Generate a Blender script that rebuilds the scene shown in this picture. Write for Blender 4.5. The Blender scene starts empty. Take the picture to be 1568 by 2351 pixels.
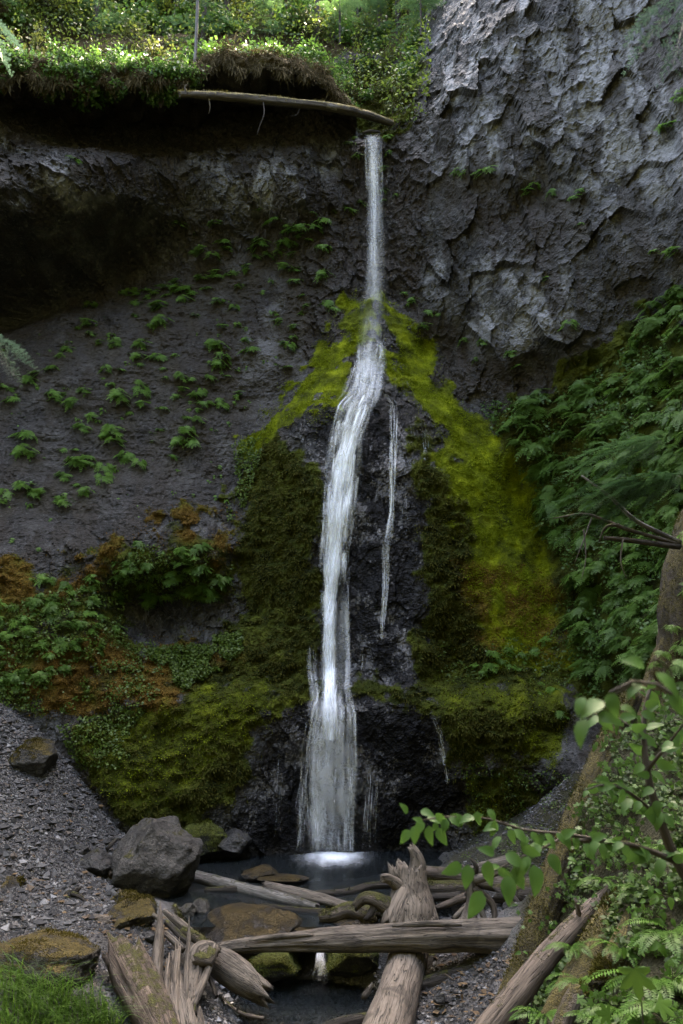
import bpy, math, random, time
import numpy as np
from mathutils import Vector, Matrix, Quaternion
random.seed(7); RNG = np.random.default_rng(7)
SC = bpy.context.scene
COL = SC.collection
R = math.radians

# ---------------------------------------------------------------- camera, sky, sun, exposure
CAM_Z, PITCH, LENS = 6.5, R(9.4), 30.0
cam_d = bpy.data.cameras.new('camera'); cam = bpy.data.objects.new('camera', cam_d); COL.objects.link(cam)
cam_d.sensor_fit = 'VERTICAL'; cam_d.sensor_height = 36; cam_d.sensor_width = 24; cam_d.lens = LENS
cam_d.clip_start = 0.05; cam_d.clip_end = 600
cam.location = (0, 0, CAM_Z); cam.rotation_euler = (R(90) + PITCH, 0, 0)
cam_d.dof.use_dof = True; cam_d.dof.focus_distance = 24; cam_d.dof.aperture_fstop = 2.8
SC.camera = cam
SUN_TO = Vector((0.28, 0.60, 0.97)).normalized()
sun_d = bpy.data.lights.new('sun', 'SUN'); sun = bpy.data.objects.new('sun', sun_d); COL.objects.link(sun)
sun_d.energy = 3.2; sun_d.angle = R(0.5); sun_d.color = (1.0, 0.9, 0.72)
sun.rotation_euler = SUN_TO.to_track_quat('Z', 'Y').to_euler(); sun.location = (30, 20, 60)
w = bpy.data.worlds.new('World'); SC.world = w; w.use_nodes = True
nt = w.node_tree; bg = nt.nodes['Background']
sky = nt.nodes.new('ShaderNodeTexSky'); sky.sky_type = 'NISHITA'; sky.sun_disc = False
sky.sun_elevation = math.asin(SUN_TO.z); sky.sun_rotation = math.atan2(SUN_TO.x, SUN_TO.y)
sky.air_density = 1.0; sky.dust_density = 5.0; sky.ozone_density = 0.3
nt.links.new(sky.outputs[0], bg.inputs[0]); bg.inputs[1].default_value = 0.15
SC.view_settings.view_transform = 'Standard'; SC.view_settings.look = 'None'
SC.view_settings.exposure = 4.8; SC.view_settings.gamma = 1.0; SC.view_settings.use_white_balance = True; SC.view_settings.white_balance_temperature = 7300; SC.view_settings.white_balance_tint = 10; SC.view_settings.use_curve_mapping = False
SC.render.engine = 'CYCLES'
cy = SC.cycles
cy.use_denoising = True; cy.use_adaptive_sampling = False; cy.max_bounces = 7; cy.diffuse_bounces = 4; cy.glossy_bounces = 2; cy.transmission_bounces = 4
cy.transparent_max_bounces = 96; cy.caustics_reflective = False; cy.caustics_refractive = False
cy.sample_clamp_indirect = 4

# ---------------------------------------------------------------- picking points of the place along the view (plan sheet: 1568 x 2351)
FP = LENS / 36 * 2351.0
SP, CP = math.sin(PITCH), math.cos(PITCH)
def P(u, v, y):
    u = np.asarray(u, float); v = np.asarray(v, float); y = np.asarray(y, float)
    a = (u - 784) / FP; b = (1175.5 - v) / FP
    t = y / (CP - b * SP)
    return np.stack(np.broadcast_arrays(t * a, y, CAM_Z + t * (SP + b * CP)), -1)
def Pz(u, v, z):
    a = (u - 784) / FP; b = (1175.5 - v) / FP
    t = (z - CAM_Z) / (SP + b * CP)
    return np.array((t * a, t * (CP - b * SP), z))
def UV(p):
    p = np.asarray(p, float); x, y, z = p[..., 0], p[..., 1], p[..., 2] - CAM_Z
    d = y * CP + z * SP; up = -y * SP + z * CP
    return 784 + FP * x / d, 1175.5 - FP * up / d

# ---------------------------------------------------------------- noise
def _h(ix, iy, iz, s):
    h = (ix.astype(np.int64) * 374761393 + iy.astype(np.int64) * 668265263 + iz.astype(np.int64) * 1274126177 + s * 974634777) & 0xffffffff
    h = ((h ^ (h >> 13)) * 1274126177) & 0xffffffff
    h = ((h ^ (h >> 16)) * 2246822519) & 0xffffffff
    return ((h ^ (h >> 15)) & 0xffffff) / float(0xffffff)
def vn(p, s=0):
    i = np.floor(p); f = p - i; f = f * f * (3 - 2 * f); i = i.astype(np.int64)
    r = 0
    for dx in (0, 1):
        wx = f[:, 0] if dx else 1 - f[:, 0]
        for dy in (0, 1):
            wy = f[:, 1] if dy else 1 - f[:, 1]
            for dz in (0, 1):
                wz = f[:, 2] if dz else 1 - f[:, 2]
                r = r + wx * wy * wz * _h(i[:, 0] + dx, i[:, 1] + dy, i[:, 2] + dz, s)
    return r * 2 - 1
def fbm(p, o=4, s=0, g=0.5, l=2.03):
    r = 0; a = 1; t = 0
    for k in range(o):
        r = r + a * vn(p + 17.3 * k, s + k); t += a; a *= g; p = p * l
    return r / t
def facet(p, s=0):
    """angular broken-rock relief: each cell a tilted plane; also distance to the joint between cells"""
    i = np.floor(p).astype(np.int64)
    d1 = np.full(len(p), 9.0); d2 = np.full(len(p), 9.0); val = np.zeros(len(p))
    for dx in (-1, 0, 1):
        for dy in (-1, 0, 1):
            for dz in (-1, 0, 1):
                cx, cy_, cz = i[:, 0] + dx, i[:, 1] + dy, i[:, 2] + dz
                q = np.stack((cx + _h(cx, cy_, cz, s), cy_ + _h(cx, cy_, cz, s + 1), cz + _h(cx, cy_, cz, s + 2)), -1)
                e = p - q; d = (e * e).sum(1)
                pl = (_h(cx, cy_, cz, s + 3) - .5) * .8 + e[:, 0] * (_h(cx, cy_, cz, s + 4) - .5) * 1.6 + e[:, 2] * (_h(cx, cy_, cz, s + 5) - .5) * 1.6
                c = d < d1
                d2 = np.where(c, d1, np.minimum(d2, d)); val = np.where(c, pl, val); d1 = np.where(c, d, d1)
    return val, np.sqrt(d2) - np.sqrt(d1)
def sst(a, b, x):
    t = np.clip((x - a) / (b - a), 0, 1); return t * t * (3 - 2 * t)
def poly_sd(u, v, pts):
    """signed distance to a polygon, positive inside"""
    pts = np.array(pts, float); n = len(pts)
    d = np.full(u.shape, 1e9); ins = np.zeros(u.shape, bool)
    for k in range(n):
        ax, ay = pts[k]; bx, by = pts[(k + 1) % n]
        ex, ey = bx - ax, by - ay
        t = np.clip(((u - ax) * ex + (v - ay) * ey) / (ex * ex + ey * ey + 1e-9), 0, 1)
        d = np.minimum(d, np.hypot(u - ax - t * ex, v - ay - t * ey))
        if ay != by:
            c = ((ay > v) != (by > v)) & (u < (bx - ax) * (v - ay) / (by - ay) + ax)
            ins ^= c
    return np.where(ins, d, -d)

# ---------------------------------------------------------------- mesh and object helpers
def mesh(name, verts, faces, smooth=True, attrs=None):
    verts = np.asarray(verts, np.float32).reshape(-1, 3)
    me = bpy.data.meshes.new(name)
    me.vertices.add(len(verts)); me.vertices.foreach_set('co', verts.ravel())
    if isinstance(faces, np.ndarray): groups = [faces]
    elif isinstance(faces, tuple): groups = [np.asarray(f) for f in faces if len(f)]
    else:
        t = [f for f in faces if len(f) == 3]; q = [f for f in faces if len(f) == 4]
        groups = [np.asarray(g) for g in (t, q) if g]
    nl = sum(g.size for g in groups); npoly = sum(len(g) for g in groups)
    me.loops.add(nl); me.polygons.add(npoly)
    me.loops.foreach_set('vertex_index', np.concatenate([g.ravel() for g in groups]).astype(np.int32))
    ls = []; o = 0
    for g in groups:
        ls.append(o + np.arange(len(g)) * g.shape[1]); o += g.size
    me.polygons.foreach_set('loop_start', np.concatenate(ls).astype(np.int32))
    me.polygons.foreach_set('use_smooth', np.full(npoly, bool(smooth)))
    for k, a in (attrs or {}).items():
        a = np.asarray(a, np.float32)
        if a.ndim == 1:
            at = me.attributes.new(k, 'FLOAT', 'POINT'); at.data.foreach_set('value', a)
        else:
            at = me.attributes.new(k, 'FLOAT_VECTOR', 'POINT'); at.data.foreach_set('vector', a.ravel())
    me.update(calc_edges=True); me.validate()
    return me
def obj(name, me, mat=None, parent=None, label=None, cat=None, group=None, kind=None, loc=None):
    o = bpy.data.objects.new(name, me); COL.objects.link(o)
    if mat is not None and me is not None and len(me.materials) == 0: me.materials.append(mat)
    if parent is not None: o.parent = parent
    if loc is not None: o.location = loc
    for k, x in (('label', label), ('category', cat), ('group', group), ('kind', kind)):
        if x: o[k] = x
    return o
def thing(name, label, cat, loc=(0, 0, 0), group=None, rotz=0):
    o = obj(name, None, None, None, label, cat, group, None, loc); o.rotation_euler.z = rotz
    o.empty_display_size = .3
    return o
class MB:
    def __init__(s): s.v = []; s.f = []; s.a = {}; s.n = 0
    def add(s, v, f, **a):
        v = np.asarray(v, float).reshape(-1, 3)
        s.f.append([tuple(int(i) + s.n for i in q) for q in f]); s.v.append(v); s.n += len(v)
        for k, x in a.items(): s.a.setdefault(k, []).append(np.broadcast_to(np.asarray(x, float), (len(v),) if np.ndim(x) < 2 else np.shape(x)))
    def mesh(s, name, smooth=True):
        return mesh(name, np.concatenate(s.v), [q for f in s.f for q in f], smooth, {k: np.concatenate(x) for k, x in s.a.items()})

# ---------------------------------------------------------------- node helpers
class NT:
    def __init__(s, name, disp=False):
        s.m = bpy.data.materials.new(name); s.m.use_nodes = True; s.t = s.m.node_tree; s.t.nodes.clear()
        s.out = s.t.nodes.new('ShaderNodeOutputMaterial')
    def n(s, typ, ins=None, **props):
        x = s.t.nodes.new('ShaderNode' + typ)
        for k, v in props.items(): setattr(x, k, v)
        for k, v in (ins or {}).items():
            i = x.inputs[k]
            if hasattr(v, 'is_output'): s.t.links.new(v, i)
            else: i.default_value = v
        return x
    def attr(s, name, vec=False):
        a = s.n('Attribute', attribute_name=name); return a.outputs['Vector' if vec else 'Fac']
    def noise(s, vec, scale, detail=4, rough=.55, dist=0):
        return s.n('TexNoise', {'Vector': vec, 'Scale': scale, 'Detail': detail, 'Roughness': rough, 'Distortion': dist}).outputs['Fac']
    def math(s, op, a, b=0, c=0, clamp=False):
        return s.n('Math', {0: a, 1: b, 2: c}, operation=op, use_clamp=clamp).outputs[0]
    def rng(s, x, a, b, c=0, d=1, smooth=True):
        return s.n('MapRange', {0: x, 1: a, 2: b, 3: c, 4: d}, interpolation_type='SMOOTHSTEP' if smooth else 'LINEAR').outputs[0]
    def mix(s, f, a, b):
        x = s.n('Mix', data_type='RGBA')
        for k, v in ((0, f), (6, a), (7, b)):
            if hasattr(v, 'is_output'): s.t.links.new(v, x.inputs[k])
            else: x.inputs[k].default_value = v if k == 0 else (*v[:3], 1)
        return x.outputs[2]
    def ramp(s, f, stops):
        x = s.n('ValToRGB', {0: f}); e = x.color_ramp.elements
        while len(e) < len(stops): e.new(.5)
        for k, (p, c) in enumerate(stops): e[k].position = p; e[k].color = (*c, 1)
        return x.outputs[0]
    def scale(s, vec, sc):
        return s.n('Mapping', {'Vector': vec, 'Scale': sc}).outputs[0]
    def pos(s): return s.n('NewGeometry').outputs['Position']
    def bump(s, h, strength, dist, prev=None):
        i = {'Height': h, 'Strength': strength, 'Distance': dist}
        if prev is not None: i['Normal'] = prev
        return s.n('Bump', i).outputs[0]
    def fin(s, sh):
        s.t.links.new(sh, s.out.inputs[0]); return s.m
    def pbr(s, col, rough=.7, normal=None, spec=.5):
        i = {'Base Color': col if hasattr(col, 'is_output') else (*col, 1), 'Roughness': rough, 'Specular IOR Level': spec}
        if normal is not None: i['Normal'] = normal
        return s.n('BsdfPrincipled', i).outputs[0]

def leaf_mat(name, dark, light, rough=.45, trans=.35, attr='rnd', spec=.22):
    m = NT(name)
    oi = m.n('ObjectInfo').outputs['Random']
    r = m.math('ADD', m.math('MULTIPLY', m.attr(attr), .65), m.math('MULTIPLY', oi, .35))
    dark = tuple(x * .63 for x in dark); light = tuple(x * .63 for x in light)
    c = m.mix(r, dark, light)
    b = m.pbr(c, rough, None, spec)
    tr = m.n('BsdfTranslucent', {'Color': m.mix(.5, c, tuple(min(1, x * 1.5) for x in light))}).outputs[0]
    return m.fin(m.n('MixShader', {0: trans, 1: b, 2: tr}).outputs[0])
# ---------------------------------------------------------------- the cliff: one rock sheet y = Y(x, z)
CL = {
 -600: [(1900,19),(1500,20.5),(1200,21.5),(900,23.5),(700,24),(480,22),(250,22.5),(60,27),(-100,36)],
 500: [(1580,29.9),(1500,30.7),(1420,31.7),(1360,31.5),(1280,30.6),(440,33.0),(400,32.9),(340,33.4)],
 600: [(2000,29.2),(1750,29.6),(1610,30),(1560,30.4),(1420,30.8),(1250,31.1),(1100,31.7),(1000,32.3),(850,33.3),(700,34),(600,34.4),(510,34.4),(455,33.0),(390,32.8),(330,33.6),(300,34.3),(250,34.9),(215,35.3),(185,35.7),(150,36.4),(120,37.5),(60,41),(0,46),(-100,54)],
 700: [(460,33.1),(400,33.0),(340,33.6)],
 740: [(2000,29.8),(1800,29.9),(1620,30.1),(1580,30.6),(1400,30.9),(1200,31.2),(1000,31.7),(950,31.9),(915,32.5),(800,33.2),(700,33.9),(600,34.3),(500,34.4),(400,33.8),(300,34.6),(250,34.9),(215,35.2),(180,35.7),(155,36.4),(120,38),(60,42),(0,48),(-100,56)],
 800: [(920,32.0),(880,32.4),(760,33.2),(690,33.9)],
 850: [(2000,29.9),(1800,29.9),(1620,30.2),(1580,30.7),(1400,30.8),(1200,31.1),(1000,31.35),(940,31.5),(900,31.9),(800,32.4),(700,32.95),(675,33.6),(640,34.5),(500,34.6),(400,34.5),(325,34.1),(300,34.9),(270,36.5),(200,40),(100,45),(0,51),(-100,58)],
 930: [(2000,30),(1800,30),(1620,30.3),(1580,30.7),(1400,30.9),(1200,31.1),(1000,31.6),(940,31.9),(900,32.2),(800,32.8),(740,33.3),(690,34.1),(600,34),(500,33.7),(400,33.4),(300,33.6),(260,34.2),(200,36),(100,41),(0,47),(-100,54)],
 1050: [(2000,29.8),(1850,29.8),(1700,30),(1600,30.4),(1550,30.9),(1420,31.1),(1250,30.9),(1100,31.3),(1000,31.8),(930,32.3),(870,33.2),(800,33.4),(700,32.6),(600,32.3),(500,32.1),(420,32),(300,32),(200,32.2),(100,32.8),(40,34),(0,35),(-100,38)],
 1200: [(2000,28.8),(1850,29),(1700,29.3),(1600,29.7),(1540,30.2),(1400,30.3),(1250,30.4),(1100,30.9),(1000,31.4),(930,32.0),(870,32.2),(800,31.0),(700,30.6),(600,30.5),(450,30.8),(420,30.3),(300,30.2),(200,30.3),(100,30.5),(0,30.8),(-100,31)],
 1350: [(2000,27),(1850,27.3),(1700,27.8),(1500,28.3),(1300,28.6),(1100,29.2),(1000,29.8),(900,30.6),(850,30.8),(800,30),(700,29.4),(600,29.2),(450,29.2),(300,28.9),(150,29),(0,29.2),(-100,29.4)],
 1568: [(2000,22),(1700,23),(1400,24.5),(1100,25.5),(900,26.3),(800,27),(700,27.6),(600,27.3),(450,27),(300,26.8),(0,27),(-100,27.3)],
 1850: [(2000,16),(1400,18),(900,20.5),(600,22),(300,22.5),(0,22.5),(-200,22.5)],
}
_low = {-250: [(1900,24.5),(1500,26),(1200,27)], 0: [(2000,26),(1650,27),(1450,27.6),(1250,28.6),(1000,30.5)], 110: [(2000,26.8),(1650,27.5),(1250,29.1)], 200: [(2000,27.5),(1650,28),(1450,28.6),(1250,29.6),(1000,31.3)],
 300: [(1640,28.9),(1540,29.6),(1440,30.8),(1370,31.0),(1310,29.9),(1250,30.1),(1000,31.8)], 400: [(2000,28.5),(1700,29.2),(1570,29.7),(1500,30.6),(1420,31.9),(1360,31.8),(1290,30.3),(1250,30.4),(1000,32.2)]}
_cave = {-250: [(850,30.2),(770,31.4),(720,32.2),(650,31),(570,29.4),(490,27.6),(410,27.3),(330,28.2),(250,29.4),(205,30.2),(175,31),(145,32),(80,35),(0,39),(-100,44)],
 0: [(850,32),(760,33.6),(715,34.8),(640,33.2),(560,31.2),(485,29.2),(400,28.7),(330,29.9),(250,31.4),(205,32.4),(175,33.2),(140,34.5),(80,38),(0,43.5),(-100,50)],
 110: [(850,32.2),(740,34.0),(690,35.0),(620,33.6),(545,31.8),(482,29.9),(400,29.4),(330,31.4),(250,32.8),(210,33.6),(180,34.2),(150,35.2),(85,38.5),(0,44),(-100,51)],
 200: [(850,32.5),(720,34.1),(665,35.2),(600,34.3),(540,32.8),(482,31.2),(400,30.4),(330,32.6),(255,33.8),(215,34.4),(182,35),(150,36),(90,39),(0,44.5),(-100,52)],
 300: [(850,32.8),(700,34.3),(640,35.3),(580,34.8),(530,33.8),(480,32.6),(400,31.8),(330,33.6),(260,34.4),(222,34.9),(190,35.3),(158,36.2),(100,39),(0,45),(-100,52.5)],
 400: [(850,33),(700,34.2),(620,35.2),(560,34.9),(510,34.2),(450,33.4),(400,33.0),(330,34.2),(265,34.8),(228,35.2),(192,35.6),(160,36.3),(110,39),(0,45.5),(-100,53)]}
for _u, _c in _low.items(): CL[_u] = list(_c)
_k = sorted(_cave)
for _a, _b in zip(_k[:-1], _k[1:]):
    for _t in np.linspace(0, 1, 3 if _b < 0 else 4)[:-1]:
        CL.setdefault(_a + (_b - _a) * _t, []).extend([(p[0] + (q[0] - p[0]) * _t, p[1] + (q[1] - p[1]) * _t) for p, q in zip(_cave[_a], _cave[_b])])
CL[400] += _cave[400]

# the buttress under the fall: a convex cone standing out of the wall, on a stepped base
CONE_V = [700,800,900,940,1000,1100,1200,1300,1400,1500,1572]
C_YC = [32.9,32.1,31.4,30.95,30.75,30.5,30.35,30.25,30.2,30.2,30.4]
C_UL = [815,745,650,610,570,545,540,540,545,470,440]; C_UR = [890,965,1035,1070,1120,1200,1240,1265,1285,1300,1310]
C_YL = [34,33.6,33.1,32.9,32.6,32.2,31.8,32.0,31.9,31.0,30.4]; C_YR = [34,33.8,33.4,33.2,33.0,32.6,32.2,31.9,31.6,31.1,30.6]
C_U0 = [850,850,845,845,850,855,860,865,870,870,870]
cone_pts = []
for v_, yc_, ul_, ur_, yl_, yr_, u0_ in zip(CONE_V, C_YC, C_UL, C_UR, C_YL, C_YR, C_U0):
    for s_ in (-1, -.8, -.55, -.28, 0, .28, .55, .8, 1):
        ue, ye = (ur_, yr_) if s_ > 0 else (ul_, yl_)
        cone_pts.append((u0_ + (ue - u0_) * abs(s_), v_, yc_ + (ye - yc_) * abs(s_) ** 1.7 - (.35 * max(0, 1 - abs(abs(s_) - .55) / .3) if v_ > 930 and s_ != 0 else 0)))
for u_ in list(CL):
    if 430 < u_ < 1310: CL[u_] = [(v_, y_) for v_, y_ in CL[u_] if not (690 <= v_ <= 2000 and np.interp(v_, CONE_V + [1600, 2000], C_UL + [150, 250]) - 25 < u_ < np.interp(v_, CONE_V + [1600, 2000], C_UR + [1320, 1250]) + 25)]
for u_, vt, yt, yb in [(300,1628,28.4,27.9),(400,1598,28.6,28.3),(520,1594,28.9,28.7),(640,1592,29.3,29.3),(740,1592,29.3,29.5),(850,1592,29.3,29.5),(930,1592,29.3,29.55),(1020,1592,29.2,29.5),(1120,1592,28.9,29.3),(1220,1592,28.7,28.9),(1300,1600,28.4,28.2)]:
    cone_pts += [(u_, vt, yt), (u_, (vt + 1957) / 2 - 60, (yt + yb) / 2 - .12), (u_, 1860, yb), (u_, 2000, yb)]
cone_pts += [(1000,1480,31.2),(1040,1530,31.3),(1000,1560,31.0)]
cp = []
for q_ in cone_pts: cp.append(P(*q_))
for u, col in CL.items():
    for v, y in col: cp.append(P(u, v, y))
for z in (0, 12, 24, 36, 50): cp += [np.array((18., 6., z)), np.array((-19., 6., z))]
cp = np.array(cp)
RIDGE = .12
def rbf_fit(X, f, c):
    d = np.sqrt(((X[:, None] - X[None]) ** 2).sum(-1) + c * c)
    n = len(X); A = np.zeros((n + 3, n + 3)); A[:n, :n] = d - np.eye(n) * RIDGE; A[:n, n] = 1; A[:n, n + 1:] = X; A[n, :n] = 1; A[n + 1:, :n] = X.T
    return X, np.linalg.solve(A, np.concatenate((f, np.zeros(3)))), c
def rbf(m, Q):
    X, wt, c = m; n = len(X); out = np.empty(len(Q))
    for k in range(0, len(Q), 20000):
        q = Q[k:k + 20000]
        d = np.sqrt((q[:, None, 0] - X[None, :, 0]) ** 2 + (q[:, None, 1] - X[None, :, 1]) ** 2 + c * c)
        out[k:k + 20000] = d @ wt[:n] + wt[n] + q @ wt[n + 1:]
    return out
cliff_m = rbf_fit(cp[:, [0, 2]], cp[:, 1], 0.35)
def axis(segs):
    out = [np.arange(a, b, d) for a, b, d in segs]; return np.concatenate(out + [[segs[-1][1]]])
CX = axis([(-19, -13.5, .4), (-13.5, 12.6, .054), (12.6, 18.2, .3)])
CZ = axis([(-2, 31.8, .054), (31.8, 42, .12), (42, 60, .45)])
gx, gz = np.meshgrid(CX, CZ)
Q = np.stack((gx.ravel(), gz.ravel()), -1)
# base shape on a coarser grid, then bilinear up
bx = np.arange(-19.5, 19, .16); bz = np.arange(-2.5, 61, .16)
BX, BZ = np.meshgrid(bx, bz)
B0 = rbf(cliff_m, np.stack((BX.ravel(), BZ.ravel()), -1)).reshape(BX.shape)
def bil(G, x0, z0, st, x, z):
    fx = np.clip((x - x0) / st, 0, G.shape[1] - 1.001); fz = np.clip((z - z0) / st, 0, G.shape[0] - 1.001)
    i = fx.astype(int); j = fz.astype(int); fx = fx - i; fz = fz - j
    return (G[j, i] * (1 - fx) + G[j, i + 1] * fx) * (1 - fz) + (G[j + 1, i] * (1 - fx) + G[j + 1, i + 1] * fx) * fz
y0 = bil(B0, bx[0], bz[0], .16, Q[:, 0], Q[:, 1])
p3 = np.stack((Q[:, 0], y0, Q[:, 1]), -1)
cu, cv = UV(p3)
wob = fbm(p3 * 1.1, 4, 3); wob2 = fbm(p3 * 3.3, 3, 5)
cuw = cu + wob * 62 + wob2 * 26; cvw = cv + fbm(p3 * 1.1 + 40, 4, 9) * 55 + wob2 * 22
def region(polys, soft=18, u=None, v=None):
    r = 0
    for q in polys: r = np.maximum(r, sst(-soft, soft, poly_sd(cuw if u is None else u, cvw if v is None else v, q)))
    return r
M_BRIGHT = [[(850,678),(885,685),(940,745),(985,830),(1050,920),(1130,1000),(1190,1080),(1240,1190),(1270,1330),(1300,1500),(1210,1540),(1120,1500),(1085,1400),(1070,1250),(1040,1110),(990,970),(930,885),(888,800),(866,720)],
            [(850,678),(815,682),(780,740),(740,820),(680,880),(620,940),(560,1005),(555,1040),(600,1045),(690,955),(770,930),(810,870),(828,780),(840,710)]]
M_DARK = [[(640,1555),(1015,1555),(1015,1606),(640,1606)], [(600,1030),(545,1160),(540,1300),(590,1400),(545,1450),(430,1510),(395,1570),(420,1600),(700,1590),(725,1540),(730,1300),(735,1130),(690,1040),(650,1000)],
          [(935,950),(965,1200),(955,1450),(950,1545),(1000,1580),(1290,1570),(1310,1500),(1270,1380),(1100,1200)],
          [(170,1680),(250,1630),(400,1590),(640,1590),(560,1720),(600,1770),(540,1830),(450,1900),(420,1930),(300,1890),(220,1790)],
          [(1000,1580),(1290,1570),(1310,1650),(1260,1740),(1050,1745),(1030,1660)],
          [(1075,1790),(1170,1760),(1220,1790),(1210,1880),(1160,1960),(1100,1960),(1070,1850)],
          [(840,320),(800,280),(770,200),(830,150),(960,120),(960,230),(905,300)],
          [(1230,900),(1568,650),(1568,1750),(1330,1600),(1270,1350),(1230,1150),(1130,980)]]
M_ORANGE = [[(330,1205),(420,1175),(530,1165),(540,1290),(480,1300),(380,1235),(300,1260),(230,1340),(100,1400),(-20,1420),(-20,1290),(150,1300)],
            [(-20,1480),(250,1440),(560,1480),(400,1600),(200,1640),(-20,1600)], [(1060,1300),(1280,1330),(1290,1500),(1080,1480)]]
M_WET = [[(690,975),(745,935),(930,940),(960,1100),(955,1560),(715,1570),(742,1200)],
         [(660,1595),(985,1595),(1030,1690),(1065,1960),(440,1965),(570,1840),(630,1760),(610,1690)]]
M_BROWN = [[(-40,225),(60,215),(420,195),(780,205),(830,300),(600,335),(450,360),(390,440),(260,470),(150,360),(40,330)], [(650,640),(700,480),(800,330),(960,320),(1010,420),(980,600),(1010,730),(1250,880),(1180,930),(1030,870),(900,690),(820,680),(700,860)],  # first patch: brown staining with shade under the brow painted in
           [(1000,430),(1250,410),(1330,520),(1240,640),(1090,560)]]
M_PALE = [[(990,330),(1000,60),(1150,-40),(1600,-40),(1600,420),(1400,520),(1330,430),(1150,400),(1060,400),(940,470),(900,380)],
          [(1010,560),(1220,480),(1290,620),(1260,800),(1140,800),(1020,690)],
          [(450,360),(640,350),(830,330),(790,430),(640,500),(520,450)], [(-20,330),(150,350),(330,420),(270,460),(0,490)],
          [(480,700),(660,650),(680,840),(560,860)]]
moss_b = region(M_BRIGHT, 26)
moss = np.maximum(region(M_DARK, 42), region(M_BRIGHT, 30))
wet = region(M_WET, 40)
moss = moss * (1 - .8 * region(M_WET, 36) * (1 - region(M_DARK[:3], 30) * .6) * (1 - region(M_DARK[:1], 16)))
thick = region([[(-40,1330),(120,1310),(300,1270),(420,1220),(540,1250),(560,1420),(520,1500),(420,1590),(230,1650),(90,1640),(-40,1590)]], 45) * (1 - region([[(300,1390),(470,1380),(540,1400),(520,1470),(330,1480)]], 25))
moss = np.maximum(moss, thick * .62)
rim = sst(0, 30, 150 - cv) * sst(980, 930, cu)            # turf above the brow
moss = np.maximum(moss, rim)
orange = region(M_ORANGE, 30) * sst(-.35, .2, fbm(p3 * 1.6, 4, 21)) * .9
moss = np.maximum(moss, orange)
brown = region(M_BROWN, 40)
M_MID = [[(990,1572),(1300,1562),(1300,1640),(1040,1625)], [(300,1640),(420,1592),(650,1588),(560,1700),(420,1800),(300,1850),(220,1760)], [(1075,1790),(1130,1770),(1130,1900),(1090,1900)], [(1180,1640),(1290,1640),(1260,1740),(1190,1740)]]
moss_b = np.maximum(moss_b, .36 * region(M_MID, 34)); moss = np.maximum(moss, .95 * region(M_MID, 30))
pale = region(M_PALE, 45)
# the bare slope is partly coated with brown silt
ramp_ = region([[(-200,780),(230,680),(480,560),(680,620),(690,850),(560,1000),(530,1170),(330,1220),(-200,1330)]], 50)
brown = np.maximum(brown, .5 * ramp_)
# relief
pr_ = np.stack((p3[:, 0] * .92 + p3[:, 2] * .38, p3[:, 1], -p3[:, 0] * .38 + p3[:, 2] * .92), -1)
f1, c1 = facet(pr_ * np.array((.95, .75, .55)) + .35 * fbm(p3 * .9, 2, 60)[:, None], 11)
f2, c2 = facet(pr_ * np.array((2.9, 2.2, 1.9)) + .3 * fbm(p3 * 2.5, 2, 61)[:, None], 31)
f3, c3 = facet(pr_ * np.array((7.5, 6.0, 5.0)), 51)
big = fbm(p3 * .28, 3, 71); med = fbm(p3 * 1.3, 4, 72); fine = fbm(p3 * 5.5, 3, 73)
crag = .75 + .18 * pale - .62 * ramp_ - .5 * moss - .45 * wet
crag = np.clip(crag, .18, 1.4)
wall_r = sst(900, 1050, cu) * sst(950, 800, cv)
crag = crag * (1 - .75 * moss_b)
dsp = .5 * big + .14 * med * (1 - .5 * moss_b) + crag * (.30 * f1 + (.19 - .08 * wall_r) * f2 + (.085 - .05 * wall_r) * f3 - (1 - .85 * ramp_) * (.12 * np.exp(-c1 * 9) + .05 * np.exp(-c2 * 8))) + .03 * fine
dsp += wall_r * .14 * f1
rdg = 1 - np.abs(fbm(pr_ * np.array((1.6, 1.2, .55)), 4, 301)) * 2; rdg2 = 1 - np.abs(fbm(pr_ * np.array((4.2, 3, 1.6)), 3, 311)) * 2
dsp += crag * (1 - moss) * (.14 * rdg * (.6 + .8 * wall_r) + .05 * rdg2 * (1 - wall_r))
# thick moss cushions and hanging drapes
cush = np.abs(fbm(p3 * np.array((1.7, 1.7, 2.4)), 3, 81)); drap = fbm(p3 * np.array((4.0, 4.0, 1.4)), 3, 83)
dsp -= moss * (1 - rim) * (.30 * (1 - 2.0 * cush) + .10 * drap + .05 * fbm(p3 * 9, 2, 85)) * (.3 + .7 * (1 - moss_b))
dsp += ramp_ * (1 - moss) * (.10 * fbm(p3 * np.array((1.0, 1.0, 4.2)), 4, 501) + .05 * fbm(p3 * np.array((3, 3, 7.)), 3, 503) + .035 * vn(p3 * 11, 505))
dsp += wet * .10 * fbm(p3 * np.array((3, 3, 2.0)), 3, 87)
far_in = sst(25, 45, y0)
dsp += far_in * 1.2 * fbm(p3 * .35, 3, 91)
yy = y0 + dsp
NZ, NX = gx.shape
YG = yy.reshape(NZ, NX)
verts = np.stack((gx.ravel() + .05 * fine * crag, yy, gz.ravel() + .06 * f3 * crag), -1)
idx = np.arange(NZ * NX).reshape(NZ, NX)
quads = np.stack((idx[:-1, :-1], idx[:-1, 1:], idx[1:, 1:], idx[1:, :-1]), -1).reshape(-1, 4)
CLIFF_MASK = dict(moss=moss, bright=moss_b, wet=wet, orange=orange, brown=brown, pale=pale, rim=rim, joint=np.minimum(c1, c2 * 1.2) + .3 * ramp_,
    n1=.5 + .62 * fbm(p3 * 1.3, 6, 201), k1=.5 + .62 * fbm(p3 * 2.2, 5, 211), soil=np.zeros(len(p3)), n0=.5 + .62 * fbm(p3 * np.array((.5, .5, .38)), 4, 231), ns=.5 + .62 * fbm(p3 * np.array((1.8, 1.8, .4)), 5, 221))
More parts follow.
